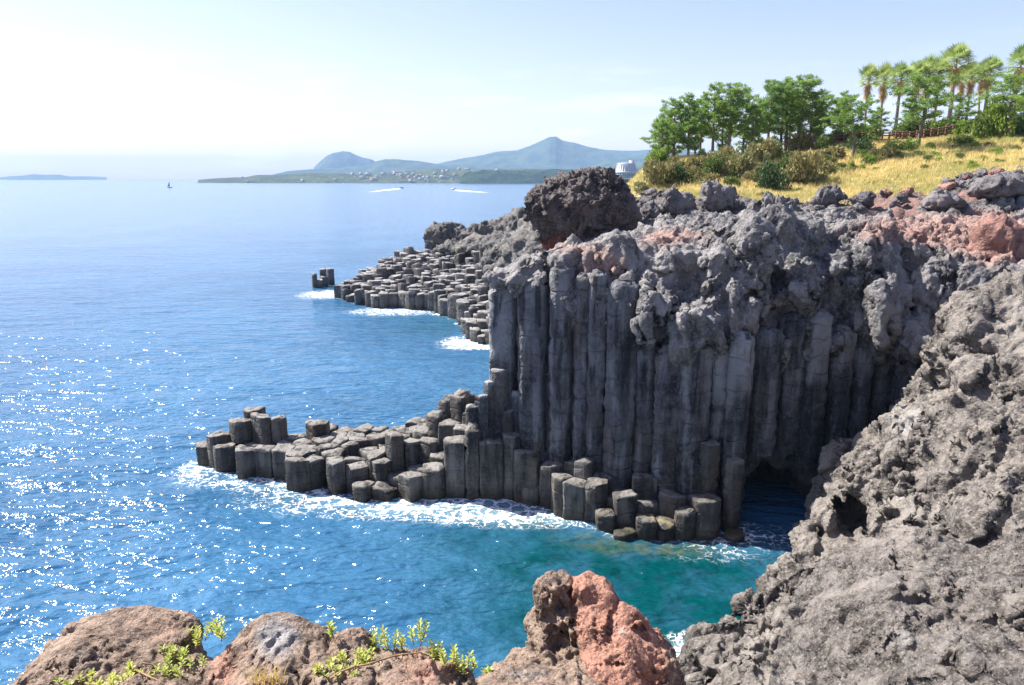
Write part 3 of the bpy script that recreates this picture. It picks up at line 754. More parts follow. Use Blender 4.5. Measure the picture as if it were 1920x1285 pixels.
# ------------------------------------------------------------------ land sheet behind the cliff
def land():
    xs = np.concatenate([np.linspace(-8, 70, 300), np.linspace(71, 140, 40)])
    ys = np.concatenate([np.arange(53, 100, .27), np.arange(100, 160, 1.2)])
    gx, gy = np.meshgrid(xs, ys, indexing='ij')
    P = np.stack([gx.ravel(), gy.ravel()], 1)
    z = H_(P)
    P3 = np.c_[P, z]
    ppx, ppy = to_px(P3)
    lim = np.interp(ppx, [1180, 1300, 1400, 1480, 1560, 1640, 1720, 1800, 1920, 2200], [362, 372, 378, 388, 384, 372, 362, 346, 318, 300])
    nn = fbm(P3*.22, 4, 60)*34+fbm(P3*.9, 3, 61)*26
    rocky = sstep(-8, 14, ppy-lim+nn)
    f1, f2, idd = worley(P3*np.array((.8, .8, .3)), 4)
    bump = ridged(P3*.45, 4, 5)*.55+fbm(P3*1.7, 3, 6)*.35+.9*(idd-.35)*sstep(0, .25, f2-f1)
    z2 = z-1.3*(1-sstep(55.5, 58.5, P[:, 1]))+rocky*bump*.75+(1-rocky)*(fbm(P3*.25, 3, 9)*.5+fbm(P3*1.3, 2, 10)*.12)
    sh_ = sstep(-.5, 3., P[:, 0]-np.interp(P[:, 1], [56, 85, 100, 140], [0, 0, 4, 8])); z2 = z2*sh_-2.5*(1-sh_)
    xo = rocky*.35*gn(P3*.9, 71); yo = rocky*.35*gn(P3*.9, 72)
    V = np.c_[P[:, 0]+xo, P[:, 1]+yo, z2]
    nx, ny = gx.shape; idx = np.arange(nx*ny).reshape(nx, ny)
    Q = np.stack([idx[:-1, :-1], idx[1:, :-1], idx[1:, 1:], idx[:-1, 1:]], -1).reshape(-1, 4)
    g = lambda cx, cy, rx, ry: np.exp(-((ppx-cx)/rx)**2-((ppy-cy)/ry)**2)
    red = .9*g(1850, 420, 110, 50)+.6*g(1720, 400, 120, 30)+.35*g(1280, 400, 60, 30)+.3*g(1600, 380, 120, 20)
    return V, Q, np.stack([red, np.full(len(V), .22), 1-rocky, V[:, 0]*0], 1), rocky, ppx, ppy
MAT['land'] = None
m = M_('headland_ground')
tint = m.n('ShaderNodeVertexColor', layer_name='tint'); sep = m.n('ShaderNodeSeparateColor', {0: tint.outputs[0]})
n1 = m.noise(.35, 5, .6); n2 = m.noise(1.4, 8, .65); n3 = m.noise(6, 5, .6)
rk = m.mix(m.rng(n2, .35, .62), (.05, .045, .045), (.15, .135, .135)); rk = m.mix(m.rng(n3, .5, .72), rk, (.30, .27, .25))
rk = m.mix(m.rng(m.math('ADD', sep.outputs[0], m.math('SUBTRACT', n2, .5)), .2, .7, 0, .9), rk, m.mix(n3, (.20, .115, .095), (.36, .23, .19)))
gr = m.mix(m.rng(n1, .4, .62), (.42, .33, .12), (.20, .21, .055)); gr = m.mix(m.rng(n3, .4, .7), gr, (.52, .42, .19))
fac = m.rng(m.math('ADD', sep.outputs[2], m.math('MULTIPLY', m.math('SUBTRACT', n3, .5), .6)), .35, .65)
hh = m.math('ADD', m.math('MULTIPLY', n2, 1.5), m.math('MULTIPLY', n3, .5))
m.set(Base_Color=m.mix(fac, rk, gr), Roughness=.9, Specular_IOR_Level=.15, Normal=m.n('ShaderNodeBump', {'Strength': 1., 'Distance': .3, 'Height': hh}).outputs[0])
MAT['land'] = m.m
LV, LQ, LT, Lrock, Lpx, Lpy = land()
props(put('hillside', LV, LQ, MAT['land'], None, LT, loc=(40, 90, 15)), kind='structure')
_lx = np.concatenate([np.linspace(-8, 70, 300), np.linspace(71, 140, 40)])
_ly = np.concatenate([np.arange(53, 100, .27), np.arange(100, 160, 1.2)])
LZ = LV[:, 2].reshape(len(_lx), len(_ly)); LR = Lrock.reshape(LZ.shape)
def ground(x, y):
    i = min(max(int(np.searchsorted(_lx, x))-1, 0), len(_lx)-2); j = min(max(int(np.searchsorted(_ly, y))-1, 0), len(_ly)-2)
    return float(LZ[i, j])
def on_ground(px, py, y0=58., y1=150.):
    "first point of the land seen at that pixel"
    for Y in np.arange(y0, y1, .25):
        p = W(px, py, Y)
        if p[2] <= ground(p[0], p[1]): return np.array((p[0], p[1], ground(p[0], p[1])))
    return None

# ------------------------------------------------------------------ big boulder on the edge
bb = [B(1090, 398, 56, 3.1, 3.0, 2.5), B(1035, 388, 56, 1.8, 2.2, 1.9), B(1010, 378, 56.4, .8, 1.4, 1.1), B(1145, 405, 56.5, 2.1, 2.4, 2.1), B(1100, 350, 56.5, 1.8, 2.0, 1.2), B(1112, 328, 57, .9, 1.2, .55), B(1140, 345, 56.5, .8, 1.2, .6),
      B(1060, 355, 56.5, 1.6, 1.8, 1.0), B(1160, 372, 57, 1.1, 1.6, 1.0), B(1050, 440, 56, 1.6, 1.8, 1.4), B(1100, 455, 55.5, 2.4, 2.2, 1.3), B(1160, 445, 56.5, 1.6, 2.0, 1.4)]
V, F = rock((-.5, 50.5, 11), (13, 62, 22.5), .10, bb, .35, .8, .9, 12, pits=1.6, big=(.8, 2.4), rough=(.5, .5))
px_, py_ = to_px(V)
put_ = put('lava_boulder', V, F, MAT['boulder'], None, np.stack([.85*np.exp(-((px_-1050)/60)**2-((py_-462)/26)**2)+.42*np.exp(-((px_-1160)/40)**2-((py_-400)/45)**2), V[:, 0]*0, V[:, 0]*0, .35*np.exp(-((px_-1040)/30)**2-((py_-348)/12)**2)], 1))
props(put_, 'huge rugged dark lava boulder perched on the cliff edge against the distant mountain', 'boulder')

ROCKS = {}
def rock_proto(i):
    r_ = np.random.default_rng(100+i)
    bl = [((0, 0, .35), (.8, .6, .5), r_.uniform(0, 3))]
    for _ in range(5):
        a = r_.uniform(0, 6.28); bl.append(((math.cos(a)*.45, math.sin(a)*.35, r_.uniform(.1, .75)), tuple(r_.uniform(.28, .5, 3)), r_.uniform(0, 3)))
    return rock((-1.5, -1.5, -.5), (1.5, 1.5, 1.7), .075, bl, .18, .42, .5, 40+i)
for i in range(5): ROCKS[i] = rock_proto(i)
meshes = {}
MAT['grey'] = rock_mat('loose_lava', (.05, .047, .05), (.15, .14, .145), (.30, .275, .26), 1.1, bump=.8)
MAT['redrock'] = rock_mat('loose_red_lava', (.12, .06, .05), (.28, .15, .12), (.42, .27, .22), 1.1, bump=.8)
def place_rock(px, py, wpx, hpx, label, kind=0, mat='grey', rot=None, group=None, Y=None, name='lava_rock'):
    p = on_ground(px, py) if Y is None else W(px, py, Y)
    if p is None: return
    if (kind, mat) not in meshes:
        V, F = ROCKS[kind]; meshes[(kind, mat)] = make_mesh('lava_rock', V, F, MAT[mat])
    o = bpy.data.objects.new(name, meshes[(kind, mat)]); sc.collection.objects.link(o)
    m_ = p[1]/FPX
    o.location = (p[0], p[1], p[2]-.1); o.rotation_euler = (0, 0, rng.uniform(0, 6.28) if rot is None else rot)
    sx_ = wpx*m_/1.9; o.scale = (sx_*.95, sx_*.95, hpx*m_/1.3)
    props(o, label, 'rock', group); return o
place_rock(1345, 402, 74, 62, 'squarish grey boulder with a split right side standing in yellow grass', 0, rot=.2, name='lava_boulder')
place_rock(1270, 425, 74, 56, 'rounded pale grey boulder below the squarish split boulder', 1, rot=1., name='lava_boulder')
place_rock(1441, 400, 32, 42, 'pointed slate grey rock standing beside the dark round shrub', 2, name='lava_boulder')
place_rock(1475, 400, 46, 34, 'purplish brown rock just beside the pointed slate grey rock', 3, name='lava_boulder')
place_rock(1550, 385, 60, 50, 'knobbly grey rock stack rising where the yellow grass meets the lava', 4, name='lava_boulder')
place_rock(1616, 385, 52, 32, 'reddish grey rock isolated in yellow grass past the knobbly stack', 2, name='lava_boulder')
place_rock(1765, 395, 100, 46, 'broad dark grey rock below the grass, in front of the right-most ridge', 3, name='lava_boulder')
place_rock(1870, 388, 130, 62, 'large dark jagged ridge of lava under the slope beside the frame edge', 4, name='lava_boulder')
place_rock(1868, 512, 160, 135, 'big smooth salmon red boulder at the edge of the cliff top', 0, 'redrock', rot=.7, Y=45.6, name='lava_boulder')
place_rock(1690, 475, 90, 60, 'dark reddish lava block on the lip of the cliff', 1, 'redrock', Y=49, name='lava_boulder')
place_rock(1222, 412, 52, 44, 'brown lava block leaning against the huge dark boulder', 3, 'grey', name='lava_boulder')
place_rock(1900, 345, 50, 26, 'jagged black rock crowning the ridge beneath the palms', 2, name='lava_boulder')
r2 = np.random.default_rng(5)
for q in range(90):
    px = r2.uniform(1200, 1925); lim = np.interp(px, [1180, 1300, 1400, 1480, 1560, 1640, 1720, 1800, 1920], [362, 372, 378, 388, 384, 372, 362, 346, 318])
    py = lim+abs(r2.normal(0, 22))-6; wz = r2.uniform(10, 34)
    place_rock(px, py, wz, wz*r2.uniform(.45, .75), 'rough lava rock lying loose where the grassy slope meets the cliff top', int(r2.integers(0, 5)), 'redrock' if (px > 1640 and r2.random() < .5) else 'grey', group='loose lava rocks on the cliff top')

# ------------------------------------------------------------------ right-hand outcrop
mb_ = [B(1850, 640, 34, 2.2, 3, 1.8), B(1800, 600, 35, .9, 2, 1.2), B(1870, 590, 35, 1.8, 2.5, 1.2), B(1920, 620, 34, 2.5, 3, 2.4), B(1825, 700, 33.5, 1.7, 3, 1.6), B(1900, 740, 32, 2.8, 4, 2.6),
       B(1740, 760, 35.5, 1.25, 2.2, 1.5, -.4), B(1700, 800, 36, 1.35, 2.2, 1.5, -.4), B(1650, 845, 36.5, 1.5, 2.2, 1.3, -.4), B(1605, 880, 35.4, 1.1, 2.0, 1.0, -.4), B(1565, 925, 35.4, .6, 1.6, 1.2), B(1548, 965, 35.2, .4, 1.3, .8), B(1762, 715, 35.5, .7, 1.8, 1.2),
       B(1790, 780, 33.5, 1.6, 3, 2.4), B(1830, 830, 31, 2.8, 3.5, 2.6), B(1770, 900, 30.5, 2.4, 3.5, 2.2), B(1900, 880, 28.5, 3., 3.5, 2.8), B(1700, 960, 31.5, 1.3, 3.2, 2.1), B(1720, 1010, 30, 1.7, 3., 2.), B(1800, 1000, 27.5, 2.4, 3, 2.2),
       B(1660, 930, 34, .9, 2.5, 1.8), B(1900, 1030, 24.5, 2.6, 3, 2.4), B(1715, 1075, 28.0, 1.2, 2, 1.3), B(1750, 1110, 26.5, .9, 1.8, .9), B(1615, 1055, 31, .55, 1.3, 1.15), B(1655, 1050, 30.5, .6, 1.3, 1.3), B(1690, 1060, 29.5, .6, 1.3, 1.3),
       B(1600, 1110, 29.5, .6, 1.4, 1.1), B(1650, 1120, 28.8, .6, 1.4, 1.1), B(1575, 1020, 35, 1.1, 2.5, 1.2), B(1545, 1010, 36, .7, 2, 1.0), B(1530, 1050, 34, .9, 2, 1.1), B(1500, 1085, 32.5, .9, 2, .9), B(1560, 1085, 32.3, 1.2, 2, 1.2),
       B(1475, 1130, 31.2, 1, 1.8, .8), B(1530, 1150, 30, 1.5, 2, 1.0), B(1430, 1165, 30, .9, 1.6, .6), B(1385, 1195, 29, .9, 1.4, .5), B(1340, 1220, 28.2, .8, 1.2, .5), B(1480, 1190, 28.8, 1.3, 1.8, .8), B(1420, 1220, 27.6, 1.3, 1.6, .6),
       B(1360, 1250, 26.8, 1.2, 1.6, .6), B(1560, 1210, 27.5, 1.2, 1.6, 1.0), B(1490, 1250, 26, 1.6, 1.8, .9), B(1320, 1285, 25.8, 1.2, 1.6, .5), B(1420, 1290, 25, 1.6, 1.6, .8), B(1590, 1260, 25.5, 1.4, 1.6, 1.1), B(1540, 1320, 23.5, 2, 1.8, 1.),
       B(1590, 1170, 28.3, .8, 1.5, 1.0), B(1660, 1200, 26, 1.4, 2, 1.4), B(1300, 1340, 24, 1.6, 1.8, .6), B(1430, 1350, 23, 2, 2, .8)]
# bulk beneath and behind the visible lobes, deeper along the same slope
def deeper(bl, q=((1.3, .95), (2.6, .95))):
    o_ = []
    for b in bl:
        d_ = b[0]-np.array((0, 0, HC)); d_ /= np.linalg.norm(d_); r_ = np.array(b[1])
        for t_, f_ in q: o_.append((b[0]+d_*t_*r_.min(), tuple(r_*f_), b[2]))
    return o_
mb_ = [((b[0]+np.array((.35, 0, -.25)), *b[1:]) if to_px(b[0])[1] < 960 else b) for b in mb_]
mb_ += deeper(mb_)
mb_ += [((20.5, 34, 1.5), (3.6, 4.5, 5.5), 0), ((24, 32, 3), (4.5, 6, 7), 0), ((26, 38, 5), (5, 5, 7), 0), ((17.5, 29, -.8), (3.6, 4, 3.6), 0), ((18.5, 38.5, 1), (1.3, 2.4, 4.5), 0), ((14.5, 30.5, -1.4), (2.5, 3, 2), 0), ((11, 27, -1.5), (3, 2.5, 1.7), 0), ((13.5, 24, -1.5), (4.2, 3.8, 2.2), 0), ((22, 22, -.5), (5.5, 5.5, 6), 0)]
mc = crack([(1775, 640), (1762, 700), (1750, 760), (1738, 830), (1728, 870)], .16, .9)+crack([(1700, 880), (1672, 950), (1650, 1010), (1640, 1040)], .3, 1.0)+crack([(1912, 770), (1895, 850), (1872, 920)], .16, .8)+crack([(1634, 1030), (1640, 1090), (1630, 1160)], .14, .7)+crack([(1678, 1030), (1690, 1100)], .12, .6)+crack([(1735, 1010), (1728, 1080), (1745, 1130), (1780, 1100), (1830, 1040)], .18, .8)+crack([(1900, 960), (1850, 1030), (1820, 1080)], .14, .6)+crack([(1590, 1040), (1596, 1100), (1585, 1170)], .12, .6)+crack([(1540, 1060), (1530, 1140)], .14, .6)+crack([(1460, 1190), (1500, 1230), (1560, 1235)], .12, .5)+crack([(1390, 1230), (1440, 1270)], .12, .5)+[pit(1612, 960, 1.15, 1.25, 2.4, .2, .9), pit(1600, 1010, .85, 1.0, 2.2, .2, .9), pit(1655, 915, .8, .6, 1.8, .2, .5), pit(1690, 890, .6, .4, 1.3, .2, .3), pit(1845, 668, .8, .5, 1.0), pit(1820, 640, .4, .35, .7), pit(1890, 700, .5, .4, .7), pit(1870, 600, .6, .3, .6), pit(1650, 1130, .35, .3, .6), pit(1500, 1110, .5, .4, .7), pit(1430, 1220, .5, .3, .6)]
mc += [][:0] and [(W(1608, 985, 33.0), (1.15, 1.8, 1.9), .35), (W(1560, 990, 34.3), (.5, 1.2, .7), .3), (W(1745, 790, 33.7), (.16, 1.6, 1.7), .12), (W(1850, 665, 31.3), (.55, .9, .45), .2), (W(1730, 1125, 25.8), (.5, .8, .35), .2), (W(1665, 1010, 30.6), (.3, 1.2, .9), .2)]
V, F = rock((7, 20.5, -.8), (29.5, 42, 16.5), .085, mb_, .2, .60, .85, 55, carve=mc+weather(5, 1560, 1920, 620, 1180, 26, 46, 2.2, (.10, .22), .8)+weather(6, 1310, 1660, 1080, 1285, 26, 40, 2.5, (.08, .16), .5, (40, 120), (.10, .3)), pits=2., rough=(.95, .02), big=(1.25, 2.2), flow=(-.62, -.25, -.74, .5))
px_, py_ = to_px(V)
g = lambda cx, cy, rx, ry: np.exp(-((px_-cx)/rx)**2-((py_-cy)/ry)**2)
out_ = put('lava_outcrop', V, F, MAT['massif'], None, np.stack([.0*px_, .5*g(1700, 800, 90, 60)+.35*g(1750, 950, 120, 90)+.5*g(1530, 1200, 60, 30)+.3*g(1400, 1260, 80, 20), wet(V, .45)*.8, .62*g(1640, 1130, 60, 60)+.4*g(1480, 1130, 90, 60)*sstep(-.2, .3, fbm(V*.8, 3, 3))], 1))
props(out_, 'broad grey outcrop of pitted lava sloping down into the green cove', 'rock outcrop')
# nearer block at the lower right
nb = [B(1700, 1230, 16.5, .95, 1.4, 1.0), B(1660, 1180, 17, .5, 1.0, .55), B(1780, 1170, 17, 1.1, 1.5, 1.0), B(1850, 1120, 18, 1.2, 1.6, 1.1), B(1900, 1200, 15.5, 1.3, 1.6, 1.4), B(1820, 1270, 14.5, 1.2, 1.4, 1.0), B(1690, 1300, 15, .9, 1.2, 1.0), B(1800, 1090, 18.6, .7, 1., .6),
      B(1950, 1100, 17.5, 1.3, 1.5, 1.3), B(1760, 1350, 13.6, 1.3, 1.4, 1.0), B(1930, 1320, 13.5, 1.5, 1.5, 1.2)]
nb += [((11.5, 17.8, 1), (3.4, 3.4, 4.6), 0), ((10.5, 17, 6.5), (3, 3, 3.5), 0), ((12, 19, 4), (4, 4, 6), 0), ((9.2, 15.8, 6), (1.4, 2, 4), 0)]
V, F = rock((6.3, 11, -.9), (16.5, 22, 12.6), .06, nb, .25, .3, .5, 66, big=(.45, 1.6), rough=(.9, .05), flow=(-.7, 0, -.5, .6), carve=weather(8, 1630, 1920, 1100, 1285, 14, 34, 2.6, (.04, .09), .35, (80, 200), (.05, .2)), pits=1.8)
px_, py_ = to_px(V)
o = put('lava_outcrop', V, F, rock_mat('near_outcrop_lava', (.028, .024, .021), (.16, .142, .127), (.40, .36, .315), 2.4, bump=1.1), None, np.stack([px_*0, .5*np.exp(-((px_-1700)/60)**2-((py_-1200)/40)**2), px_*0, px_*0], 1))
props(o, 'nearer grey lava block with a smooth pale shoulder in the lower corner above the reef', 'rock outcrop')

# ------------------------------------------------------------------ the shore cliff the viewer stands on
def ledge_base(ax):
    x, y, z = ax[0][:, None, None], ax[1][None, :, None], ax[2][None, None, :]
    top = np.minimum(17.0, 19.42-.79*y)+0*x
    front = 7.0+1.25*np.exp(-((x-.9)/1.4)**2)+.45*np.exp(-((x+3.2)/2.)**2)+.5*np.sin(x*.5)+.35*np.sin(x*1.3+1)-(x > 6)*(x-6)*.15*1.+.07*(13-z)
    a = z-top; b = (y-front)*.95
    return (-smin(-a+0*x, -b+0*z, 1.0)).astype(np.float32)
V, F = rock((-16, -6, -1.2), (13, 9.2, 18.6), .13, [], .3, .34, .8, 81, base=ledge_base, big=(.34, 2.2))
props(put('shore_cliff', V, F, MAT['front'], None, np.stack([V[:, 0]*0+.1, V[:, 0]*0, wet(V, .6), V[:, 0]*0], 1)), kind='structure')

# ------------------------------------------------------------------ foreground rocks at the viewer's feet
def frock(name, label, lo, hi, r, bl, k, amp, s, seed, redf=None, pits=1., palef=None, carve=(), mat='front', zs=1., flow=None, rough=None):
    dn = .075 if name == 'rock_pinnacle' else .13
    bl = [(b[0]-np.array((0, 0, dn)), *b[1:]) for b in bl]
    bl += [(b[0]-np.array((0, -.02, d_)), *b[1:]) for b in bl for d_ in (.35, .75)]; lo = (lo[0], lo[1], lo[2]-.7)
    rough = rough or (.8, .25); pits *= 1.4
    q_ = np.array([to_px(b[0]) for b in bl]); carve = list(carve)+weather(seed, q_[:, 0].min()-30, q_[:, 0].max()+30, q_[:, 1].min()-20, 1285, 7, 22, 1.9, (.008, .02), .09, (50, 160), (.012, .05))
    V, F = rock(lo, hi, r, bl, k, amp*.8, s*.8, seed, carve=carve, pits=pits, zs=zs, big=(amp*1.3, s*2.6), flow=flow, rough=rough)
    a, b = to_px(V); z0 = a*0
    o = put(name, V, F, MAT[mat], None, np.stack([redf(a, b) if redf else z0+.12, palef(a, b) if palef else z0, z0, z0], 1))
    props(o, label, 'rock'); return o
GA = lambda a, b, cx, cy, rx, ry: np.exp(-((a-cx)/rx)**2-((b-cy)/ry)**2)
frock('foreground_rock', 'rounded brown boulder with a dark pitted crest at the lower left shore', (-5.2, 5.2, 14.4), (-2.2, 8.2, 17.6), .021,
      [B(215, 1205, 6.8, .62, .6, .26), B(150, 1230, 6.6, .5, .5, .3), B(300, 1175, 7.0, .30, .4, .16), B(240, 1165, 7.1, .45, .4, .14), B(335, 1185, 6.9, .16, .3, .16), B(110, 1285, 6.2, .5, .5, .3), B(250, 1270, 6.4, .7, .5, .3), B(60, 1320, 6.0, .5, .5, .3), B(350, 1290, 6.3, .4, .5, .3), B(200, 1340, 5.9, .8, .5, .4)],
      .12, .11, .30, 71, lambda a, b: .22+.2*GA(a, b, 300, 1180, 60, 30), 1.3, lambda a, b: .5*GA(a, b, 170, 1240, 90, 50))
frock('foreground_rock', 'pale smooth domed boulder between the leafy sprigs at the bottom edge', (-3.3, 4.6, 14.3), (-1.2, 7.8, 17.3), .019,
      [B(510, 1190, 6.2, .34, .45, .24), B(560, 1180, 6.3, .22, .3, .16), B(470, 1230, 6.0, .3, .4, .22), B(590, 1210, 6.2, .16, .3, .2), B(530, 1260, 5.8, .42, .45, .28), B(430, 1260, 5.8, .25, .4, .22), B(600, 1290, 5.6, .3, .4, .25), B(480, 1330, 5.4, .5, .5, .3)],
      .10, .075, .26, 72, lambda a, b: .16+.45*GA(a, b, 420, 1250, 40, 50), 1., lambda a, b: .85*GA(a, b, 520, 1200, 65, 60))
frock('foreground_rock', 'brown honeycombed rock strewn with stems along the bottom edge of the picture', (-2.1, 4.4, 14.1), (.1, 7.4, 17.0), .018,
      [B(650, 1210, 6.1, .20, .35, .18), B(640, 1260, 5.8, .3, .4, .2), B(720, 1245, 5.9, .3, .4, .14), B(790, 1250, 5.9, .26, .4, .14), B(700, 1290, 5.6, .4, .4, .25), B(830, 1280, 5.7, .3, .4, .18), B(770, 1300, 5.5, .4, .4, .25), B(860, 1300, 5.6, .25, .3, .16), B(750, 1340, 5.3, .6, .4, .3)],
      .09, .10, .2, 73, lambda a, b: .30+.3*GA(a, b, 800, 1260, 60, 30), 2.2)
frock('foreground_rock', 'smooth pinkish grey ledge at the foot of the red pinnacle', (-.5, 4.6, 13.4), (1.4, 8.0, 16.3), .02,
      [B(935, 1275, 6.4, .22, .35, .14), B(990, 1262, 6.5, .26, .3, .13), B(1050, 1270, 6.5, .25, .3, .13), B(960, 1310, 6.1, .4, .4, .22), B(1080, 1310, 6.2, .4, .4, .2), B(890, 1300, 6.2, .2, .3, .15)],
      .09, .06, .24, 74, lambda a, b: .28+0*a, .8, lambda a, b: .6*GA(a, b, 980, 1265, 70, 25))
pin = [B(1035, 1105, 8.0, .22, .28, .24), B(1010, 1120, 8.0, .15, .25, .25), B(1060, 1078, 8.1, .11, .15, .12), B(1095, 1110, 8.0, .20, .28, .27), B(1130, 1110, 8.0, .22, .28, .25), B(1040, 1180, 7.8, .25, .35, .4), B(1115, 1180, 7.7, .35, .4, .4), B(1170, 1165, 7.8, .28, .35, .32),
       B(1200, 1200, 7.7, .25, .35, .3), B(1232, 1200, 7.8, .12, .2, .22), B(1150, 1250, 7.4, .45, .45, .45), B(1030, 1245, 7.5, .33, .4, .4), B(975, 1240, 7.6, .18, .3, .2), B(1230, 1270, 7.4, .22, .35, .35), B(1100, 1320, 7.0, .7, .5, .5), B(1250, 1330, 7.2, .25, .4, .4), B(940, 1262, 7.5, .15, .25, .16)]
frock('rock_pinnacle', 'rust red lava pinnacle with a grey pitted left half rising from the lower edge', (-.6, 5.6, 13.2), (2.4, 9.2, 17.0), .021, pin, .08, .15, .28, 75,
      lambda a, b: .85*sstep(1040, 1105, a-(b-1100)*.12+22*fbm(np.c_[a*.02, b*.02, a*0], 3, 6)*2)*sstep(1290, 1220, a)+.35*GA(a, b, 1000, 1090, 40, 30), 2.0, lambda a, b: .6*GA(a, b, 1062, 1075, 12, 10)+.5*GA(a, b, 1165, 1183, 14, 12),
      carve=crack([(1078, 1080), (1072, 1130), (1080, 1190), (1090, 1260)], .03, .12)+crack([(1165, 1110), (1150, 1160), (1130, 1220)], .02, .06)+[pit(1050, 1130, .09, .14, .16, .04), pit(1030, 1160, .08, .09, .14, .04), pit(1045, 1215, .1, .1, .16, .04), pit(1000, 1220, .08, .06, .12, .04), pit(1060, 1250, .1, .06, .12, .04)], flow=(.55, 0, -.8, .5), rough=(.7, .1))

# ------------------------------------------------------------------ sea
shore = []
def sh(pts):
    P = [Z(px, py, 0)[:2] for px, py in pts]
    for a, b in zip(P[:-1], P[1:]):
        n = max(2, int(np.linalg.norm(b-a)/.4))
        for q in range(n): shore.append(a+(b-a)*q/n)
sh([(362, 872), (400, 884), (480, 899), (560, 917), (650, 932), (760, 938), (900, 938), (1000, 945), (1060, 975), (1160, 1008), (1250, 1012), (1340, 1010), (1400, 985), (1500, 985), (1545, 1010)])
sh([(1545, 1030), (1500, 1080), (1450, 1135), (1400, 1180), (1300, 1245), (1290, 1280)])
sh([(645, 560), (665, 570), (700, 577), (780, 582), (830, 592), (868, 614), (884, 642), (945, 650)])
sh([(588, 541), (625, 537)])
sh([(365, 868), (400, 850)])
shore = np.array(shore)
foams = [(Z(860, 956, 0), 6.5, 1.7, .24), (Z(970, 968, 0), 4.5, 1.6, .27), (Z(760, 950, 0), 4, 1.2, .22), (Z(610, 552, 0), 4.5, 5., .42), (Z(735, 584, 0), 7, 3.5, .36), (Z(872, 642, 0), 3., 3.2, .48), (Z(925, 652, 0), 4., 1.0, .6),
         (Z(1298, 1232, 0), 1.0, 1.3, .8), (Z(480, 905, 0), 5, 1.2, .22), (Z(570, 935, 0), 5, 2.5, .22), (Z(1430, 1010, 0), 3, 1.2, .16), (Z(1340, 1040, 0), 4, 1.6, .12), (Z(370, 880, 0), 1.6, 2., .3)]
ys = np.concatenate([np.geomspace(16, 175, 420), np.geomspace(180, 14000, 90)])
us = np.linspace(-1.25, 1.25, 460)
gy, gu = np.meshgrid(ys, us, indexing='ij')
gx = gu*np.minimum(gy+4, 11000)
P = np.stack([gx.ravel(), gy.ravel()], 1)
near = P[:, 1] < 178
d = np.full(len(P), 99.); 
for i in np.array_split(np.where(near)[0], 60):
    d[i] = np.sqrt(((P[i][:, None]-shore[None])**2).sum(2).min(1))
foam = (.22*np.exp(-d/.35)+.08*np.exp(-d/1.0))*(.6+.9*gn(np.c_[P*.35, P[:, 0]*0], 50))
for c, rx, ry, s_ in foams: foam += s_*np.exp(-((P[:, 0]-c[0])/rx)**2-((P[:, 1]-c[1])/ry)**2)
# shallower, greener water over the floor of the cove; open water goes deep blue
teal = np.zeros(len(P))
for (a, b, rx, ry, s_) in ((1300, 1120, 8., 7, .85), (1150, 1060, 8, 5, .5), (1050, 1180, 6., 6, .5), (820, 610, 6, 8, .55), (900, 1000, 6, 3.5, .35), (560, 925, 6, 2, .3)):
    c = Z(a, b, 0); teal += s_*np.exp(-((P[:, 0]-c[0])/rx)**2-((P[:, 1]-c[1])/ry)**2)
shal = np.zeros(len(P))      # rock ledges just under the surface
for (a, b, rx, ry, s_) in ((1190, 1028, 2.6, .9, .55), (1110, 1010, 2.0, .8, .45), (1270, 1030, 2.2, .7, .5), (900, 955, 6., .8, .5), (1330, 1010, 1.4, .8, .6), (1000, 975, 2.5, 1., .6)):
    c = Z(a, b, 0); shal += s_*np.exp(-(((P[:, 0]-c[0])/rx)**2+((P[:, 1]-c[1])/ry)**2)**1.5)
P3 = np.c_[P, P[:, 0]*0]
fade = np.exp(-P[:, 1]/90)
h = (.22*gn(P3*np.array((.16, .30, 1)), 1)+.12*gn(P3*np.array((.38, .6, 1)), 2)+.07*gn(P3*np.array((.8, 1.15, 1)), 3)+.035*gn(P3*np.array((1.7, 2.3, 1)), 4))*fade
V = np.c_[P, h]; V[~near, 2] = 0
nr, nc = gy.shape; idx = np.arange(nr*nc).reshape(nr, nc)
Q = np.stack([idx[:-1, :-1], idx[:-1, 1:], idx[1:, 1:], idx[1:, :-1]], -1).reshape(-1, 4)
m = M_('sea_water')
tint = m.n('ShaderNodeVertexColor', layer_name='tint'); sep = m.n('ShaderNodeSeparateColor', {0: tint.outputs[0]})
big = m.noise(.035, 4, .55); mid = m.noise(.5, 4, .6, m.scale(m.pos, (.6, 1.3, 1), (0, 0, .25)))
c = m.mix(m.rng(big, .35, .65), (.022, .092, .185), (.04, .135, .25))
c = m.mix(m.rng(mid, .35, .7, 0, .35), c, (.06, .18, .29))
tl = m.math('MULTIPLY', sep.outputs[1], m.math('ADD', m.rng(m.noise(.35, 4, .6), .2, .8, .55, 1.25), 0.), clamp=True)
c = m.mix(tl, c, (.0, .050, .058))
c = m.mix(m.math('MULTIPLY', sep.outputs[2], m.rng(m.noise(1.1, 4, .6), .35, .6), clamp=True), c, (.085, .10, .05))
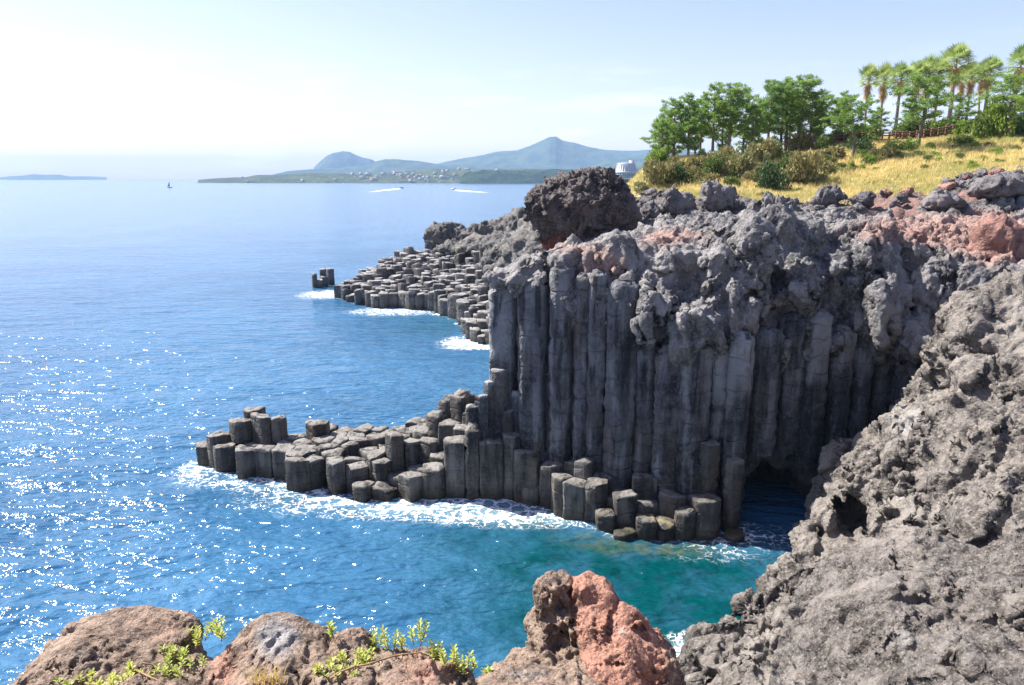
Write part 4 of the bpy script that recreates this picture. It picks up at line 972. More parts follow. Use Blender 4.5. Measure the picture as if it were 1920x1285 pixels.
# lacy foam
wv = m.n('ShaderNodeVectorMath', {0: m.pos, 1: m.n('ShaderNodeVectorMath', {0: m.n('ShaderNodeTexNoise', {'Vector': m.pos, 'Scale': .9, 'Detail': 3.}).outputs['Color'], 1: (1.1, 1.1, 0)}, operation='MULTIPLY').outputs[0]}, operation='ADD').outputs[0]
v1 = m.n('ShaderNodeTexVoronoi', {'Vector': m.scale(wv, (1, 1.3, 1)), 'Scale': 1.25}, feature='DISTANCE_TO_EDGE').outputs['Distance']
v2 = m.n('ShaderNodeTexVoronoi', {'Vector': m.scale(wv, (1, 1.2, 1)), 'Scale': 3.4}, feature='DISTANCE_TO_EDGE').outputs['Distance']
lace = m.math('ADD', m.rng(v1, 0, .28, .55, 0), m.rng(v2, 0, .22, .42, 0))
fm = m.rng(m.math('ADD', m.math('ADD', sep.outputs[0], lace), m.math('MULTIPLY', m.math('SUBTRACT', m.noise(.6, 5, .6), .5), 1.1)), .78, 1.12)
fm = m.math('MULTIPLY', fm, m.rng(sep.outputs[0], .06, .22))
c = m.mix(m.rng(sep.outputs[0], .06, .5, 0, .38), c, (.30, .47, .52))
c = m.mix(fm, c, (.82, .84, .86))
dist = m.n('ShaderNodeVectorMath', {0: m.pos, 1: (0, 0, 20)}, operation='DISTANCE').outputs['Value']
w1 = m.noise(.9, 2, .5, m.scale(m.pos, (.55, 1.25, 1), (0, 0, .30)))
w2 = m.noise(2.4, 2, .5, m.scale(m.pos, (.7, 1.15, 1), (0, 0, -.2)))
w0 = m.noise(.22, 3, .5, m.scale(m.pos, (.5, 1.3, 1), (0, 0, .15)))
hh = m.math('ADD', m.math('MULTIPLY', w1, .85), m.math('MULTIPLY', w2, .34))
hh = m.math('ADD', hh, m.math('MULTIPLY', w0, 2.2))
hh = m.math('ADD', hh, m.math('MULTIPLY', fm, .10))
bp = m.n('ShaderNodeBump', {'Strength': m.math('MULTIPLY', m.rng(m.math('LOGARITHM', dist, 10.), 1.6, 2.6, 1., .22), 1.), 'Distance': .54, 'Height': hh})
m.set(Base_Color=c, Roughness=m.math('ADD', m.math('MULTIPLY', fm, .6), m.rng(m.math('LOGARITHM', dist, 10.), 1.7, 3.3, .12, .14)), IOR=1.333, Specular_IOR_Level=.5, Normal=bp.outputs[0])
props(put('sea', V, Q, m.m, None, np.stack([foam, np.clip(teal, 0, 1), np.clip(shal, 0, 1), foam*0], 1), loc=(0, 0, 0)), kind='structure')

# ------------------------------------------------------------------ far shore and mountains
def hill_mat(name, a, b, c=None, s=.01):
    m = M_(name)
    n = m.noise(s, 6, .6); n2 = m.noise(s*6, 4, .6)
    col = m.mix(m.rng(n, .4, .6), a, b)
    if c: col = m.mix(m.rng(n2, .56, .66), col, c)
    m.set(Base_Color=col, Roughness=.95, Specular_IOR_Level=.05, Normal=m.n('ShaderNodeBump', {'Strength': .8, 'Distance': 12., 'Height': n2}).outputs[0])
    return m.m
MAT['hillfar'] = hill_mat('far_hill', (.045, .08, .085), (.08, .12, .10))
MAT['lowland'] = hill_mat('coastal_lowland', (.03, .05, .03), (.07, .09, .04), (.20, .18, .10), .012)
def ridge(name, prof, D, depth, mat, seed, front=.55, rough=.10, coast=True):
    prof = np.array(prof, float)
    pxs = np.arange(prof[0, 0], prof[-1, 0]+.1, 1.6)
    tops = np.interp(pxs, prof[:, 0], prof[:, 1])
    ts = np.linspace(-1, 1, 27); V = []
    for px, py in zip(pxs, tops):
        c = W(px, py, D); hz = max(c[2], 1.)
        for t in ts:
            Yd = D+t*depth*(front if t < 0 else 1)
            x = c[0]*Yd/D
            V.append((x, Yd, hz*(1-abs(t)**1.35)))
    V = np.array(V)
    n = fbm(V*np.array((1, 1, 0))/(depth*.22)+seed, 5, seed)
    V[:, 2] = np.where(V[:, 2] > .5, V[:, 2]*(1+rough*n*1.4)+0*n, V[:, 2]-3)
    V[:, 1] += n*depth*.05
    a, b = len(pxs), len(ts); idx = np.arange(a*b).reshape(a, b)
    Q = np.stack([idx[:-1, :-1], idx[1:, :-1], idx[1:, 1:], idx[:-1, 1:]], -1).reshape(-1, 4)
    return props(put(name, V, Q, mat, None, None), kind='structure')
ridge('hills', [(600, 334), (588, 315), (594, 309), (600, 303), (612, 293), (625, 287), (640, 284), (655, 285), (668, 291), (680, 296), (695, 298), (705, 304), (720, 312), (740, 334)][1:], 7400, 500, MAT['hillfar'], 3, rough=.02)
ridge('hills', [(760, 330), (800, 312), (830, 305), (870, 297), (890, 294), (930, 285), (970, 282), (1000, 270), (1015, 263), (1030, 257), (1042, 257), (1055, 265), (1075, 268), (1100, 275), (1130, 281), (1180, 284), (1215, 281), (1280, 283), (1400, 296), (1500, 325)], 6200, 1300, MAT['hillfar'], 5, rough=.05)
ridge('hills', [(500, 330), (540, 321), (580, 318), (620, 316), (690, 310), (708, 302), (722, 299), (745, 299), (770, 301), (800, 305), (830, 309), (870, 308), (930, 312), (980, 314), (1050, 314)], 5200, 700, MAT['hillfar'], 8, rough=.05)
ridge('hills', [(1090, 318), (1130, 305), (1180, 296), (1215, 290), (1300, 290), (1500, 300)], 4300, 900, MAT['hillfar'], 11, rough=.05)
ridge('coastal_land', [(372, 337.5), (400, 334.5), (430, 333), (460, 332.5), (480, 329), (540, 326), (600, 325), (650, 326), (700, 324), (780, 321), (830, 317), (880, 319), (900, 317), (985, 317), (1060, 318), (1150, 316), (1240, 310)], 3400, 560, MAT['lowland'], 14, rough=.12)
ridge('coastal_land', [(860, 338), (872, 324), (900, 320), (950, 319), (985, 320), (1040, 318), (1100, 318), (1200, 318)], 2900, 160, hill_mat('wooded_cliff', (.015, .035, .02), (.04, .07, .03), None, .03), 15, rough=.12)
ridge('coastal_land', [(1120, 350), (1140, 336), (1160, 333), (1200, 333), (1240, 330), (1400, 330), (1500, 334)], 1250, 260, MAT['lowland'], 16, rough=.03)
ridge('island', [(0, 333), (20, 330.5), (45, 329.5), (60, 326.5), (80, 328), (110, 327.5), (130, 331), (170, 331), (200, 332.6)], 9000, 350, MAT['hillfar'], 21, rough=.04)

# ------------------------------------------------------------------ haze
hz = bpy.data.materials.new('sea_haze'); hz.use_nodes = True
t = hz.node_tree; t.nodes.clear()
vo = t.nodes.new('ShaderNodeVolumePrincipled'); ot = t.nodes.new('ShaderNodeOutputMaterial')
vo.inputs['Color'].default_value = (.44, .67, 1, 1); vo.inputs['Density'].default_value = 0.95e-4; vo.inputs['Anisotropy'].default_value = 0.
t.links.new(vo.outputs[0], ot.inputs['Volume'])
mb = MB(); box(mb, (0, 7100, 194), (14200, 7300, 196)); 
o = mb.build('haze', hz); props(o, kind='stuff')

# ------------------------------------------------------------------ houses of the far town
def house(loc, sx_, sy_, h, mat='white', roof='roofA', flat=False):
    root = empty('house', loc)
    a = MB(); box(a, (loc[0], loc[1], loc[2]+h/2), (sx_/2, sy_/2, h/2)); a.build('wall', MAT[mat], root)
    r = MB(); x, y, z = loc; e = .6; z1 = z+h+.02; rh = .8 if flat else sx_*.28
    if flat: box(r, (x, y, z1+.4), (sx_/2+e, sy_/2+e, .4))
    else:
        r.add([(x-sx_/2-e, y-sy_/2-e, z1), (x+sx_/2+e, y-sy_/2-e, z1), (x+sx_/2+e, y+sy_/2+e, z1), (x-sx_/2-e, y+sy_/2+e, z1), (x-sx_/2-e, y, z1+rh), (x+sx_/2+e, y, z1+rh)],
              T=[(0, 4, 3), (1, 2, 5)], Q=[(0, 1, 5, 4), (2, 3, 4, 5), (0, 3, 2, 1)])
    r.build('roof', MAT[roof], root)
    wn = MB()
    for k in range(3): box(wn, (x+(k-1)*sx_*.28, y-sy_/2-.05, z+h*.5), (sx_*.07, .06, h*.18))
    wn.build('window', MAT['window'], root)
    return root
protos = [house((0, 0, 0), 12, 9, 7), house((0, 0, 0), 18, 10, 10, roof='roofB', flat=True), house((0, 0, 0), 9, 9, 6, roof='roofB')]
first = set()
def dup(src, loc, rz, s=1.):
    r = src.copy(); sc.collection.objects.link(r); r.location = loc; r.rotation_euler = (0, 0, rz); r.scale = (s, s, s)
    for ch in src.children:
        c = ch.copy(); sc.collection.objects.link(c); c.parent = r
    return r
r3 = np.random.default_rng(21)
bpy.context.view_layer.update()
dg = bpy.context.evaluated_depsgraph_get()
def drop(x, y, zt=2000):
    bpy.context.view_layer.update()
    hit, loc, *_ = sc.ray_cast(dg_, (x, y, zt), (0, 0, -1))
    return loc.z if hit else 0.
houses = []
lows = [o_ for o_ in sc.objects if o_.name.startswith('coastal_land')]
def low_z(x, y):
    z = None
    for o_ in lows:
        from mathutils import Vector
        ok, loc, nn, fi = o_.ray_cast(Vector((x, y, 500))-o_.location, Vector((0, 0, -1)))
        if ok: z = max(z or -9, loc.z+o_.location.z)
    return z
for q in range(56):
    px = r3.normal(770, 75) if q < 44 else r3.uniform(470, 960)
    Yd = r3.uniform(3090, 3330) if px < 860 else r3.uniform(3300, 3420)
    x = (px-CX)/FPX*Yd*1.02
    z = low_z(x, Yd)
    if z is None or z < 2: continue
    pr = protos[int(r3.integers(0, 3))]
    if pr.name not in first: o = pr; first.add(pr.name); s_ = r3.uniform(.7, 1.3); o.location = (x, Yd, z-1); o.scale = (s_,)*3
    else: o = dup(pr, (x, Yd, z-1), r3.uniform(-.5, .5), r3.uniform(.7, 1.4))
    props(o, 'tiny pale house in the hazy town on the far shore', 'house', 'houses of the far shore town')
# round white hall on the near promontory
D = 1200.; hc = W(1173, 331, D); m_ = D/FPX
hall = empty('round_hall', (hc[0], D, hc[2]-3)); props(hall, 'white drum-shaped hall tapering upward with a side tower, hazy behind the shore pines', 'building')
def lathe(prof, c, n=40):
    V = [(c[0]+r*math.cos(2*math.pi*k/n), c[1]+r*math.sin(2*math.pi*k/n), z) for r, z in prof for k in range(n)]
    Q = [(i*n+k, i*n+(k+1) % n, (i+1)*n+(k+1) % n, (i+1)*n+k) for i in range(len(prof)-1) for k in range(n)]
    return V, Q
zb = hc[2]-3
V, Q = lathe([(20*m_, zb), (20*m_, zb+9*m_), (20.6*m_, zb+9*m_), (20.6*m_, zb+12*m_), (19*m_, zb+12.1*m_), (15.5*m_, zb+26*m_), (15.2*m_, zb+27*m_), (.1, zb+28*m_)], hc)
put('wall', V, np.array(Q), MAT['white'], hall, smooth=False)
wn = MB()
for k in range(36):
    a = 2*math.pi*k/36
    for row in (2.2, 5.8):
        box(wn, (hc[0]+20.05*m_*math.cos(a), hc[1]+20.05*m_*math.sin(a), zb+row*m_), (.9, .25, 1.1), a+math.pi/2)
wn.build('window', MAT['window'], hall)
rb = MB()
for k in range(28):
    a = 2*math.pi*k/28
    tube(rb, [(hc[0]+19.2*m_*math.cos(a), hc[1]+19.2*m_*math.sin(a), zb+12*m_), (hc[0]+15.8*m_*math.cos(a), hc[1]+15.8*m_*math.sin(a), zb+26*m_)], .35, 4)
rb.build('rib', MAT['roofB'], hall)
tw = MB(); box(tw, (hc[0]+12*m_, hc[1]+14*m_, zb+16*m_), (4*m_, 4*m_, 16*m_)); tw.build('tower', MAT['white'], hall)

# ------------------------------------------------------------------ boats and wakes
def boat(px, py, L_, label, heading, sail=False):
    b = Z(px, py, 0); root = empty('sailing_boat' if sail else 'motor_boat', b); root.rotation_euler = (0, 0, 0)
    hb_ = MB(); n = 9; V = []
    for i in range(n):
        t_ = i/(n-1); wd = .17*L_*(1-(2*abs(t_-.42))**3*.9 if t_ > .42 else 1-.15*(1-t_/.42)); wd = max(wd, .02)
        for s_, zz in ((-1, .12*L_), (-.6, -.03*L_), (.6, -.03*L_), (1, .12*L_)): V.append((t_*L_-L_/2, s_*wd, zz+.05*L_*t_*t_))
    V = np.array(V); ch, sh_ = math.cos(heading), math.sin(heading)
    rot = lambda V: np.c_[V[:, 0]*ch-V[:, 1]*sh_+b[0], V[:, 0]*sh_+V[:, 1]*ch+b[1], V[:, 2]]
    Q = [(i*4+k, (i+1)*4+k, (i+1)*4+k+1, i*4+k+1) for i in range(n-1) for k in range(3)]+[(i*4+3, (i+1)*4+3, (i+1)*4, i*4) for i in range(n-1)]+[(0, 1, 2, 3)]
    put('hull', rot(V), np.array(Q), MAT['darkhull' if sail else 'hull'], root, smooth=False)
    if sail:
        s = MB(); tube(s, rot(np.array([(0., 0, .1*L_), (0, 0, 1.35*L_)])), .012*L_, 5); s.build('mast', MAT['darkhull'], root)
        s = MB(); s.add(rot(np.array([(0., 0, .22*L_), (-.45*L_, .03, .24*L_), (0, 0, 1.3*L_), (0.02, .12, .24*L_), (-.45*L_, .15, .26*L_)])), T=[(0, 1, 2), (3, 2, 4), (0, 3, 4)]); s.build('sail', MAT['roofB'], root)
    else:
        s = MB(); box(s, (b[0], b[1], .2*L_), (.16*L_, .1*L_, .09*L_), heading); s.build('cabin', MAT['hull'], root)
        s = MB(); box(s, (b[0], b[1], .22*L_), (.161*L_, .101*L_, .03*L_), heading); s.build('window', MAT['window'], root)
    return props(root, label, 'boat')
boat(318.5, 352, 10, 'tiny dark sailing boat alone on the pale open sea', .3, True)
boat(752, 353.5, 12, 'small white speedboat at the head of the wake nearer mid-bay', .25)
boat(852, 356, 12, 'small white speedboat whose wake trails toward the huge boulder', math.pi-.2)
mw = M_('wake_foam'); mw.set(Base_Color=(.85, .87, .9, 1), Roughness=.8)
def wake(pts, wd):
    P = [Z(a, b, 0) for a, b in pts]; V = []
    for i, p in enumerate(P):
        t_ = P[min(i+1, len(P)-1)]-P[max(i-1, 0)]; nrm = np.array((-t_[1], t_[0], 0)); nrm /= np.linalg.norm(nrm)
        hw = wd[i]/2
        for s_, z_ in ((-1, .03), (-.4, .5), (.4, .5), (1, .03)): V.append(p+nrm*hw*s_+np.array((0, 0, z_ if hw > .5 else .05)))
    Q = [(i*4+k, (i+1)*4+k, (i+1)*4+k+1, i*4+k+1) for i in range(len(P)-1) for k in range(3)]
    props(put('wake', V, np.array(Q), mw.m, smooth=True), kind='stuff')
wake([(751, 353.7), (745, 354.5), (735, 355.6), (722, 357.0), (710, 358.4), (690, 360.5)], [1, 12, 17, 11, 5, 1])
wake([(853, 356.2), (860, 357.2), (868, 358.2), (880, 359.2), (892, 360.0), (915, 361.3)], [1, 13, 18, 13, 6, 1])

# ------------------------------------------------------------------ pines
def leafy(mb, c, n, size, spread, flat=.5, up=.6, C0=0., r_=rng):
    "n needle blades fanned about a point"
    a = r_.uniform(0, 2*math.pi, n); el = r_.uniform(-.35, 1.35, n)*up
    dv = np.stack([np.cos(a)*np.cos(el), np.sin(a)*np.cos(el), np.sin(el)], 1)
    o = np.asarray(c)+r_.normal(0, 1, (n, 3))*np.array((spread, spread, spread*flat))
    L_ = size*r_.uniform(.6, 1.2, n)[:, None]
    s = np.cross(dv, r_.normal(0, 1, (n, 3))); s /= np.linalg.norm(s, axis=1)[:, None]+1e-6; s *= size*.13
    V = np.concatenate([o-s, o+s, o+dv*L_+s*.5, o+dv*L_-s*.5])
    k = np.arange(n); Q = np.stack([k, k+n, k+2*n, k+3*n], 1)
    col = np.zeros((4*n, 4)); cc = np.clip(C0+r_.uniform(-.25, .35, n), 0, 1); col[:, 0] = np.tile(cc, 4)
    mb.add(V, Q=Q, C=col)
def make_pine(h, seed, crown_from=.35, width=.28, dens=1., lean=.04):
    r_ = np.random.default_rng(seed)
    root = empty('pine_tree', (0, 0, 0)); tr = MB(); cr_ = MB()
    n = 9; off = np.cumsum(r_.normal(0, lean*h*.25, (n, 2)), axis=0)*np.linspace(0, 1, n)[:, None]
    pts = np.c_[off, np.linspace(-.3, h*.95, n)]
    tube(tr, pts, np.linspace(.022*h+.05, .02, n), 8)
    nb = int(21*dens)
    for k in range(nb):
        f = crown_from+(1-crown_from)*((k+r_.uniform(0, .8))/nb)
        p0 = np.array([np.interp(f*h*.95, pts[:, 2], pts[:, d]) for d in range(3)])
        a = k*2.4+r_.uniform(-.5, .5)
        prof = math.sin(math.pi*min(1, (1-f)/(1-crown_from)*.8+.08))
        L_ = width*h*prof*r_.uniform(.45, 1.35)+.25
        end = p0+np.array((math.cos(a)*L_, math.sin(a)*L_, L_*r_.uniform(.1, .75)))
        mid = (p0+end)/2+np.array((0, 0, -.06*L_))
        tube(tr, [p0, mid, end], [.012*h*(1-f)+.035, .03, .015], 5)
        m = max(2, int(L_*3.4))
        for j in range(m):
            t_ = .35+.65*(j+.5)/m
            c = p0+(end-p0)*t_+r_.normal(0, .16*L_, 3)*np.array((1, 1, .5))+np.array((0, 0, .1))
            for _ in range(3):
                leafy(cr_, c+r_.normal(0, .17, 3)*np.array((1, 1, .5)), 20, .27, .14, .6, .95, .35+.4*r_.random()-.15, r_)
    leafy(cr_, pts[-1], 40, .35, .2, 1.2, .9, .5, r_)
    tr.build('trunk', MAT['bark'], root, True); cr_.build('crown', MAT['pine'], root)
    root['_h'] = h
    return root
pines = [make_pine(9, 1, .16, .20, 1.25), make_pine(10, 2, .26, .175, 1.25), make_pine(8, 3, .10, .23, 1.35), make_pine(8.5, 4, .38, .36, 1.1, .09), make_pine(9.5, 6, .34, .17, 1.5)]
ufirst = set()
def tree_at(protos_, i, px, pyb, pyt, label, group, Y=None, wide=1., cat='tree'):
    p = on_ground(px, pyb) if Y is None else None
    if p is None:
        Y = Y or 95.; q = W(px, pyb, Y); p = np.array((q[0], Y, ground(q[0], Y)))
    top = W(px, pyt, p[1])[2]; h = top-p[2]
    src = protos_[i]; s_ = h/src['_h']
    if src.name not in ufirst: ufirst.add(src.name); o = src; o.location = p; o.rotation_euler = (0, 0, rng.uniform(0, 6))
    else: o = dup(src, p, rng.uniform(0, 6.28))
    o.scale = (s_*wide, s_*wide, s_)
    return props(o, label, cat, group)
PG = 'shore pines along the hilltop'
pl = [(1240, 300, 222, 2, 91, 1.2, 'small dense pine standing lowest at the seaward end of the grove'), (1262, 300, 186, 0, 93, 1.1, 'second pine from the seaward end, leaning crowns touching the small one'),
      (1290, 300, 174, 2, 92, .95, 'broad bushy pine third from the seaward end of the grove'), (1312, 300, 182, 1, 95, 1., 'slim pine with bare lower trunk beside the broad bushy third pine'),
      (1335, 300, 153, 1, 93, .95, 'tall slim pine with the first high pointed top of the grove'), (1364, 300, 156, 4, 92, 1.1, 'tall flat-topped pine paired with the first high pointed one'),
      (1392, 300, 176, 0, 96, 1., 'greyish pine filling the dip behind the tall flat-topped one'), (1408, 296, 196, 2, 92, .9, 'short yellow-green pine in the dip between the two tall clumps'),
      (1437, 292, 150, 4, 93, 1., 'tall thin-trunked pine starting the second high clump'), (1462, 290, 158, 0, 96, 1., 'dark pine behind the thin-trunked one in the second high clump'),
      (1472, 290, 143, 1, 95, 1., 'highest narrow pine at the middle of the second clump'), (1492, 290, 141, 4, 93, 1.1, 'highest spreading pine of the whole grove with tiered top'),
      (1516, 288, 178, 0, 93, 1.1, 'medium pine just landward of the highest spreading pine'), (1535, 284, 170, 2, 95, 1.1, 'rounded blue-green pine before the first palm'),
      (1566, 280, 196, 2, 96, 1.1, 'low dark pine nestled left of the leaning white-trunked one'), (1573, 272, 170, 1, 100, .8, 'distant thin-topped pine showing above the low dark pine'),
      (1599, 298, 184, 3, 84, 1.05, 'pine with a pale slanting trunk standing low on the dry slope'), (1640, 275, 200, 2, 92, 1.1, 'bushy pine under the first three palms'),
      (1722, 273, 150, 3, 86, 1.25, 'wide umbrella pine with a forked grey trunk in front of the palms'), (1700, 268, 200, 2, 96, 1.1, 'low pine spreading behind the forked trunk above the fence'), (1795, 262, 192, 3, 95, 1.15, 'small spreading pine over the red fence'),
      (1891, 255, 138, 3, 86, 1.2, 'bright pine with a straight pale trunk beside the last palm'), (1915, 250, 170, 0, 94, 1.2, 'pine cut by the frame edge behind the bright one')]
for k in range(0, 13, 2):
    px = (1252, 1281, 1304, 1327, 1352, 1381, 1420, 1449, 1478, 1506, 1528, 1551, 1580)[k]
    pl.append((px, 299, (205, 190, 196, 185, 188, 196, 188, 180, 172, 180, 192, 206, 212)[k]+rng.uniform(-5, 5), (0, 2, 4, 0, 2)[k % 5], 99+rng.uniform(0, 5), .95, None))
for px, pb, pt, i, Y, wd, lab in pl: tree_at(pines, i, px, pb, pt, lab or 'shaded pine filling the second row behind the front pines of the grove', PG if lab else 'second row of shore pines', Y, wd)

# ------------------------------------------------------------------ palms
def fan(mb, base, dv, size, C0, n=16, drop=.25, r_=rng):
    dv = dv/np.linalg.norm(dv); side = np.cross(dv, (0, 0, 1.)); side /= np.linalg.norm(side)+1e-6; upv = np.cross(side, dv)
    tube(mb, [base, base+dv*size*.95], [.03, .018], 4, (C0, 0, 0, 0), False)
    c = base+dv*size*.95
    for k in range(n):
        a = (k/(n-1)-.5)*3.5
        d_ = dv*math.cos(a)+side*math.sin(a)*1.0; d_ = d_+upv*.12*math.cos(a*2); L_ = size*(.75+.25*math.cos(a))*r_.uniform(.85, 1.1)
        w_ = np.cross(d_, upv); w_ /= np.linalg.norm(w_)+1e-6
        m1 = c+d_*L_*.55; e = c+d_*L_+np.array((0, 0, -drop*L_))
        ww = size*.05
        mb.add([c, m1+w_*ww, e, m1-w_*ww], Q=[(0, 1, 2, 3)], C=(C0, 0, 0, 0))
def make_palm(h, seed):
    r_ = np.random.default_rng(seed); root = empty('palm_tree', (0, 0, 0)); root['_h'] = h+1.6
    tr = MB(); n = 8; tube(tr, np.c_[r_.normal(0, .05, n), r_.normal(0, .05, n), np.linspace(-.3, h, n)], np.linspace(.26, .16, n), 9); tr.build('trunk', MAT['palmbark'], root, True)
    cr_ = MB()
    for k in range(42):
        a = k*2.4; el = 1.5-2.0*(k/42); dv = np.array((math.cos(a)*math.cos(el), math.sin(a)*math.cos(el), math.sin(el)))
        fan(cr_, np.array((0, 0, h-.1)), dv, 1.3*r_.uniform(.8, 1.15), r_.uniform(0, 1), 15, .04+.16*(k/42), r_)
    cr_.build('crown', MAT['palm'], root)
    sk = MB()
    for k in range(46):
        a = k*2.4; el = -.5-.95*r_.random(); dv = np.array((math.cos(a)*math.cos(el), math.sin(a)*math.cos(el), math.sin(el)))
        fan(sk, np.array((0, 0, h-.15-1.9*(k/46))), dv, .72*r_.uniform(.8, 1.15), r_.random(), 10, .45, r_)
    sk.build('dead_leaf_skirt', MAT['palmdead'], root)
    return root
palms = [make_palm(9, 1), make_palm(8.5, 2), make_palm(9.5, 3)]
for px, pt, i, Y, wd, lab in ((1617, 127, 0, 101, .85, 'slim palm standing apart as the first of the palm row'), (1646, 127, 1, 103, .9, 'second palm of the row with a dense tan skirt'), (1676, 125, 2, 100, 1.15, 'third palm of the row with a thick tan skirt'),
                        (1706, 122, 0, 103, 1., 'fourth palm, half hidden behind the umbrella pine crown'), (1726, 114, 1, 105, 1.05, 'fifth palm, behind the umbrella pine next to the tallest'), (1746, 116, 2, 103, .95, 'sixth palm, crowding the seaward side of the tallest palm'), (1774, 92, 0, 100, 1.2, 'tallest and broadest palm in the middle of the row'),
                        (1806, 124, 1, 103, .9, 'narrow palm just landward of the tallest palm'), (1838, 114, 2, 100, 1.15, 'palm with the heaviest brown skirt, near the last palm'), (1826, 122, 0, 104, .8, 'small palm tucked behind the heavy-skirted one'), (1893, 95, 1, 98, 1.0, 'last tall palm rising over the bright pine'),
                        (1790, 130, 2, 106, .85, 'short palm peeking behind the tallest palm')):
    tree_at(palms, i, px, 270, pt, lab, 'fan palms on the hilltop', Y, wd*.95)

# ------------------------------------------------------------------ shrubs
def make_shrub(seed, mat, size=.16, n=1900, lobes=7, name='shrub'):
    r_ = np.random.default_rng(seed); root = empty(name, (0, 0, 0)); root['_h'] = 1.
    fo = MB(); st_ = MB()
    for k in range(lobes):
        a = r_.uniform(0, 6.28); rr = r_.uniform(0, .75); c = np.array((math.cos(a)*rr, math.sin(a)*rr, r_.uniform(.2, .62)*(1-.3*rr)))
        R_ = np.array(r_.uniform(.28, .46, 3)); m = n//lobes
        dv = r_.normal(0, 1, (m, 3)); dv /= np.linalg.norm(dv, axis=1)[:, None]
        P = c+dv*R_*(r_.uniform(.55, 1.08, m)[:, None]); P[:, 2] = np.maximum(P[:, 2], -.05)
        d2 = dv+r_.normal(0, .6, (m, 3)); d2 /= np.linalg.norm(d2, axis=1)[:, None]
        s = np.cross(d2, r_.normal(0, 1, (m, 3))); s /= np.linalg.norm(s, axis=1)[:, None]; L_ = size*r_.uniform(.5, 1.1, m)[:, None]
        V = np.concatenate([P, P+d2*L_*.5+s*L_*.3, P+d2*L_, P+d2*L_*.5-s*L_*.3]); kk = np.arange(m)
        col = np.zeros((4*m, 4)); col[:, 0] = np.tile(np.clip(r_.normal(.45, .3, m), 0, 1), 4)
        fo.add(V, Q=np.stack([kk, kk+m, kk+2*m, kk+3*m], 1), C=col)
        tube(st_, [(0, 0, -.1), c*.5, c], [.03, .02, .01], 4)
    st_.build('stem', MAT['bark'], root, True); fo.build('foliage', MAT[mat], root); return root
shr = {'dark': [make_shrub(1, 'shrubdark'), make_shrub(2, 'shrubdark')], 'mid': [make_shrub(3, 'shrub'), make_shrub(4, 'shrub')], 'dry': [make_shrub(5, 'shrubdry', .2), make_shrub(6, 'shrubdry', .2)], 'bright': [make_shrub(7, 'bright')]}
sused = set()
def shrub_at(kind, px, py, wpx, hpx, label, group=None):
    p = on_ground(px, py)
    if p is None: return
    src = shr[kind][int(rng.integers(0, len(shr[kind])))]
    if src.name not in sused: sused.add(src.name); o = src; o.location = p; o.rotation_euler = (0, 0, rng.uniform(0, 6))
    else: o = dup(src, p, rng.uniform(0, 6.28))
    m_ = p[1]/FPX; o.scale = (wpx*m_/1.9, wpx*m_/1.9, hpx*m_/.95)
    props(o, label, 'shrub', group)
for a in (('dark', 1441, 358, 62, 56, 'dome-shaped dark green shrub beside the pointed slate grey rock'), ('dry', 1508, 345, 74, 62, 'large rounded straw-coloured bush right of the dark domed shrub'),
          ('dry', 1236, 348, 56, 46, 'olive thicket at the seaward foot of the grove'), ('dark', 1270, 346, 54, 38, 'dark tangled shrub with bare twigs under the first pines'), ('bright', 1235, 312, 52, 30, 'bright green bush under the lowest pine'),
          ('mid', 1330, 332, 46, 36, 'small green bush above the squarish boulder'), ('dry', 1352, 320, 56, 34, 'tan brush under the tall pointed pine'), ('dark', 1318, 345, 34, 22, 'low dark bush just above the squarish boulder'),
          ('dry', 1386, 335, 60, 44, 'tan and green brush at the middle of the bank'), ('mid', 1388, 316, 40, 30, 'leafy green bush at the root of the short yellow-green pine'), ('dry', 1425, 305, 56, 44, 'tall dry brush under the thin-trunked pine'),
          ('mid', 1458, 300, 36, 34, 'emerald bush between dry brushes on the bank'), ('dry', 1500, 288, 70, 40, 'grey-brown brush under the highest pines'), ('dry', 1480, 345, 50, 30, 'low dry bush squeezed between the dark dome and the straw bush'),
          ('dark', 1590, 268, 64, 22, 'long dark hedge-like bush above the fence end'), ('dry', 1560, 300, 60, 26, 'brown brush near the slanting pale trunk'), ('bright', 1705, 284, 28, 24, 'vivid green bush at the foot of the umbrella pine'),
          ('mid', 1680, 286, 56, 22, 'low green shrub left of the umbrella pine'), ('bright', 1855, 262, 70, 72, 'tall yellow-green bush between umbrella pine and bright pine'), ('mid', 1835, 262, 50, 48, 'dark-green bush leaning on the tall yellow-green one'),
          ('bright', 1625, 308, 14, 18, 'tiny bright sapling alone on the dry slope'), ('bright', 1597, 322, 16, 18, 'small green plant lower on the dry slope'), ('dry', 1655, 300, 40, 26, 'feathery tan bush in the open grass'),
          ('mid', 1800, 272, 60, 16, 'low green cover along the fence foot'), ('dark', 1760, 255, 76, 20, 'dark bush band behind the red fence'), ('mid', 1908, 258, 50, 36, 'green bush against the frame edge under the last palm'), ('mid', 1545, 286, 40, 30, 'green bush beside the grey-brown brush'),
          ('dark', 1615, 285, 56, 30, 'shadowy bush behind the slanting pale trunk'), ('dry', 1300, 325, 46, 30, 'tawny brush under the broad third pine'), ('mid', 1375, 352, 40, 20, 'creeping green bush right above the squarish boulder top'), ('dry', 1205, 362, 34, 22, 'yellowish tuft at the tip of the slope beside the huge boulder')):
    shrub_at(*a)
r4 = np.random.default_rng(18)
for q in range(22):
    px = r4.uniform(1570, 1925)
    shrub_at(['mid', 'dark', 'mid', 'bright'][int(r4.integers(0, 4))], px, np.interp(px, [1570, 1920], [268, 246])+r4.uniform(-3, 3), r4.uniform(34, 60), r4.uniform(18, 34), 'leafy undergrowth bush filling the shade beneath the palms', 'undergrowth beneath the palms')
r4 = np.random.default_rng(8)
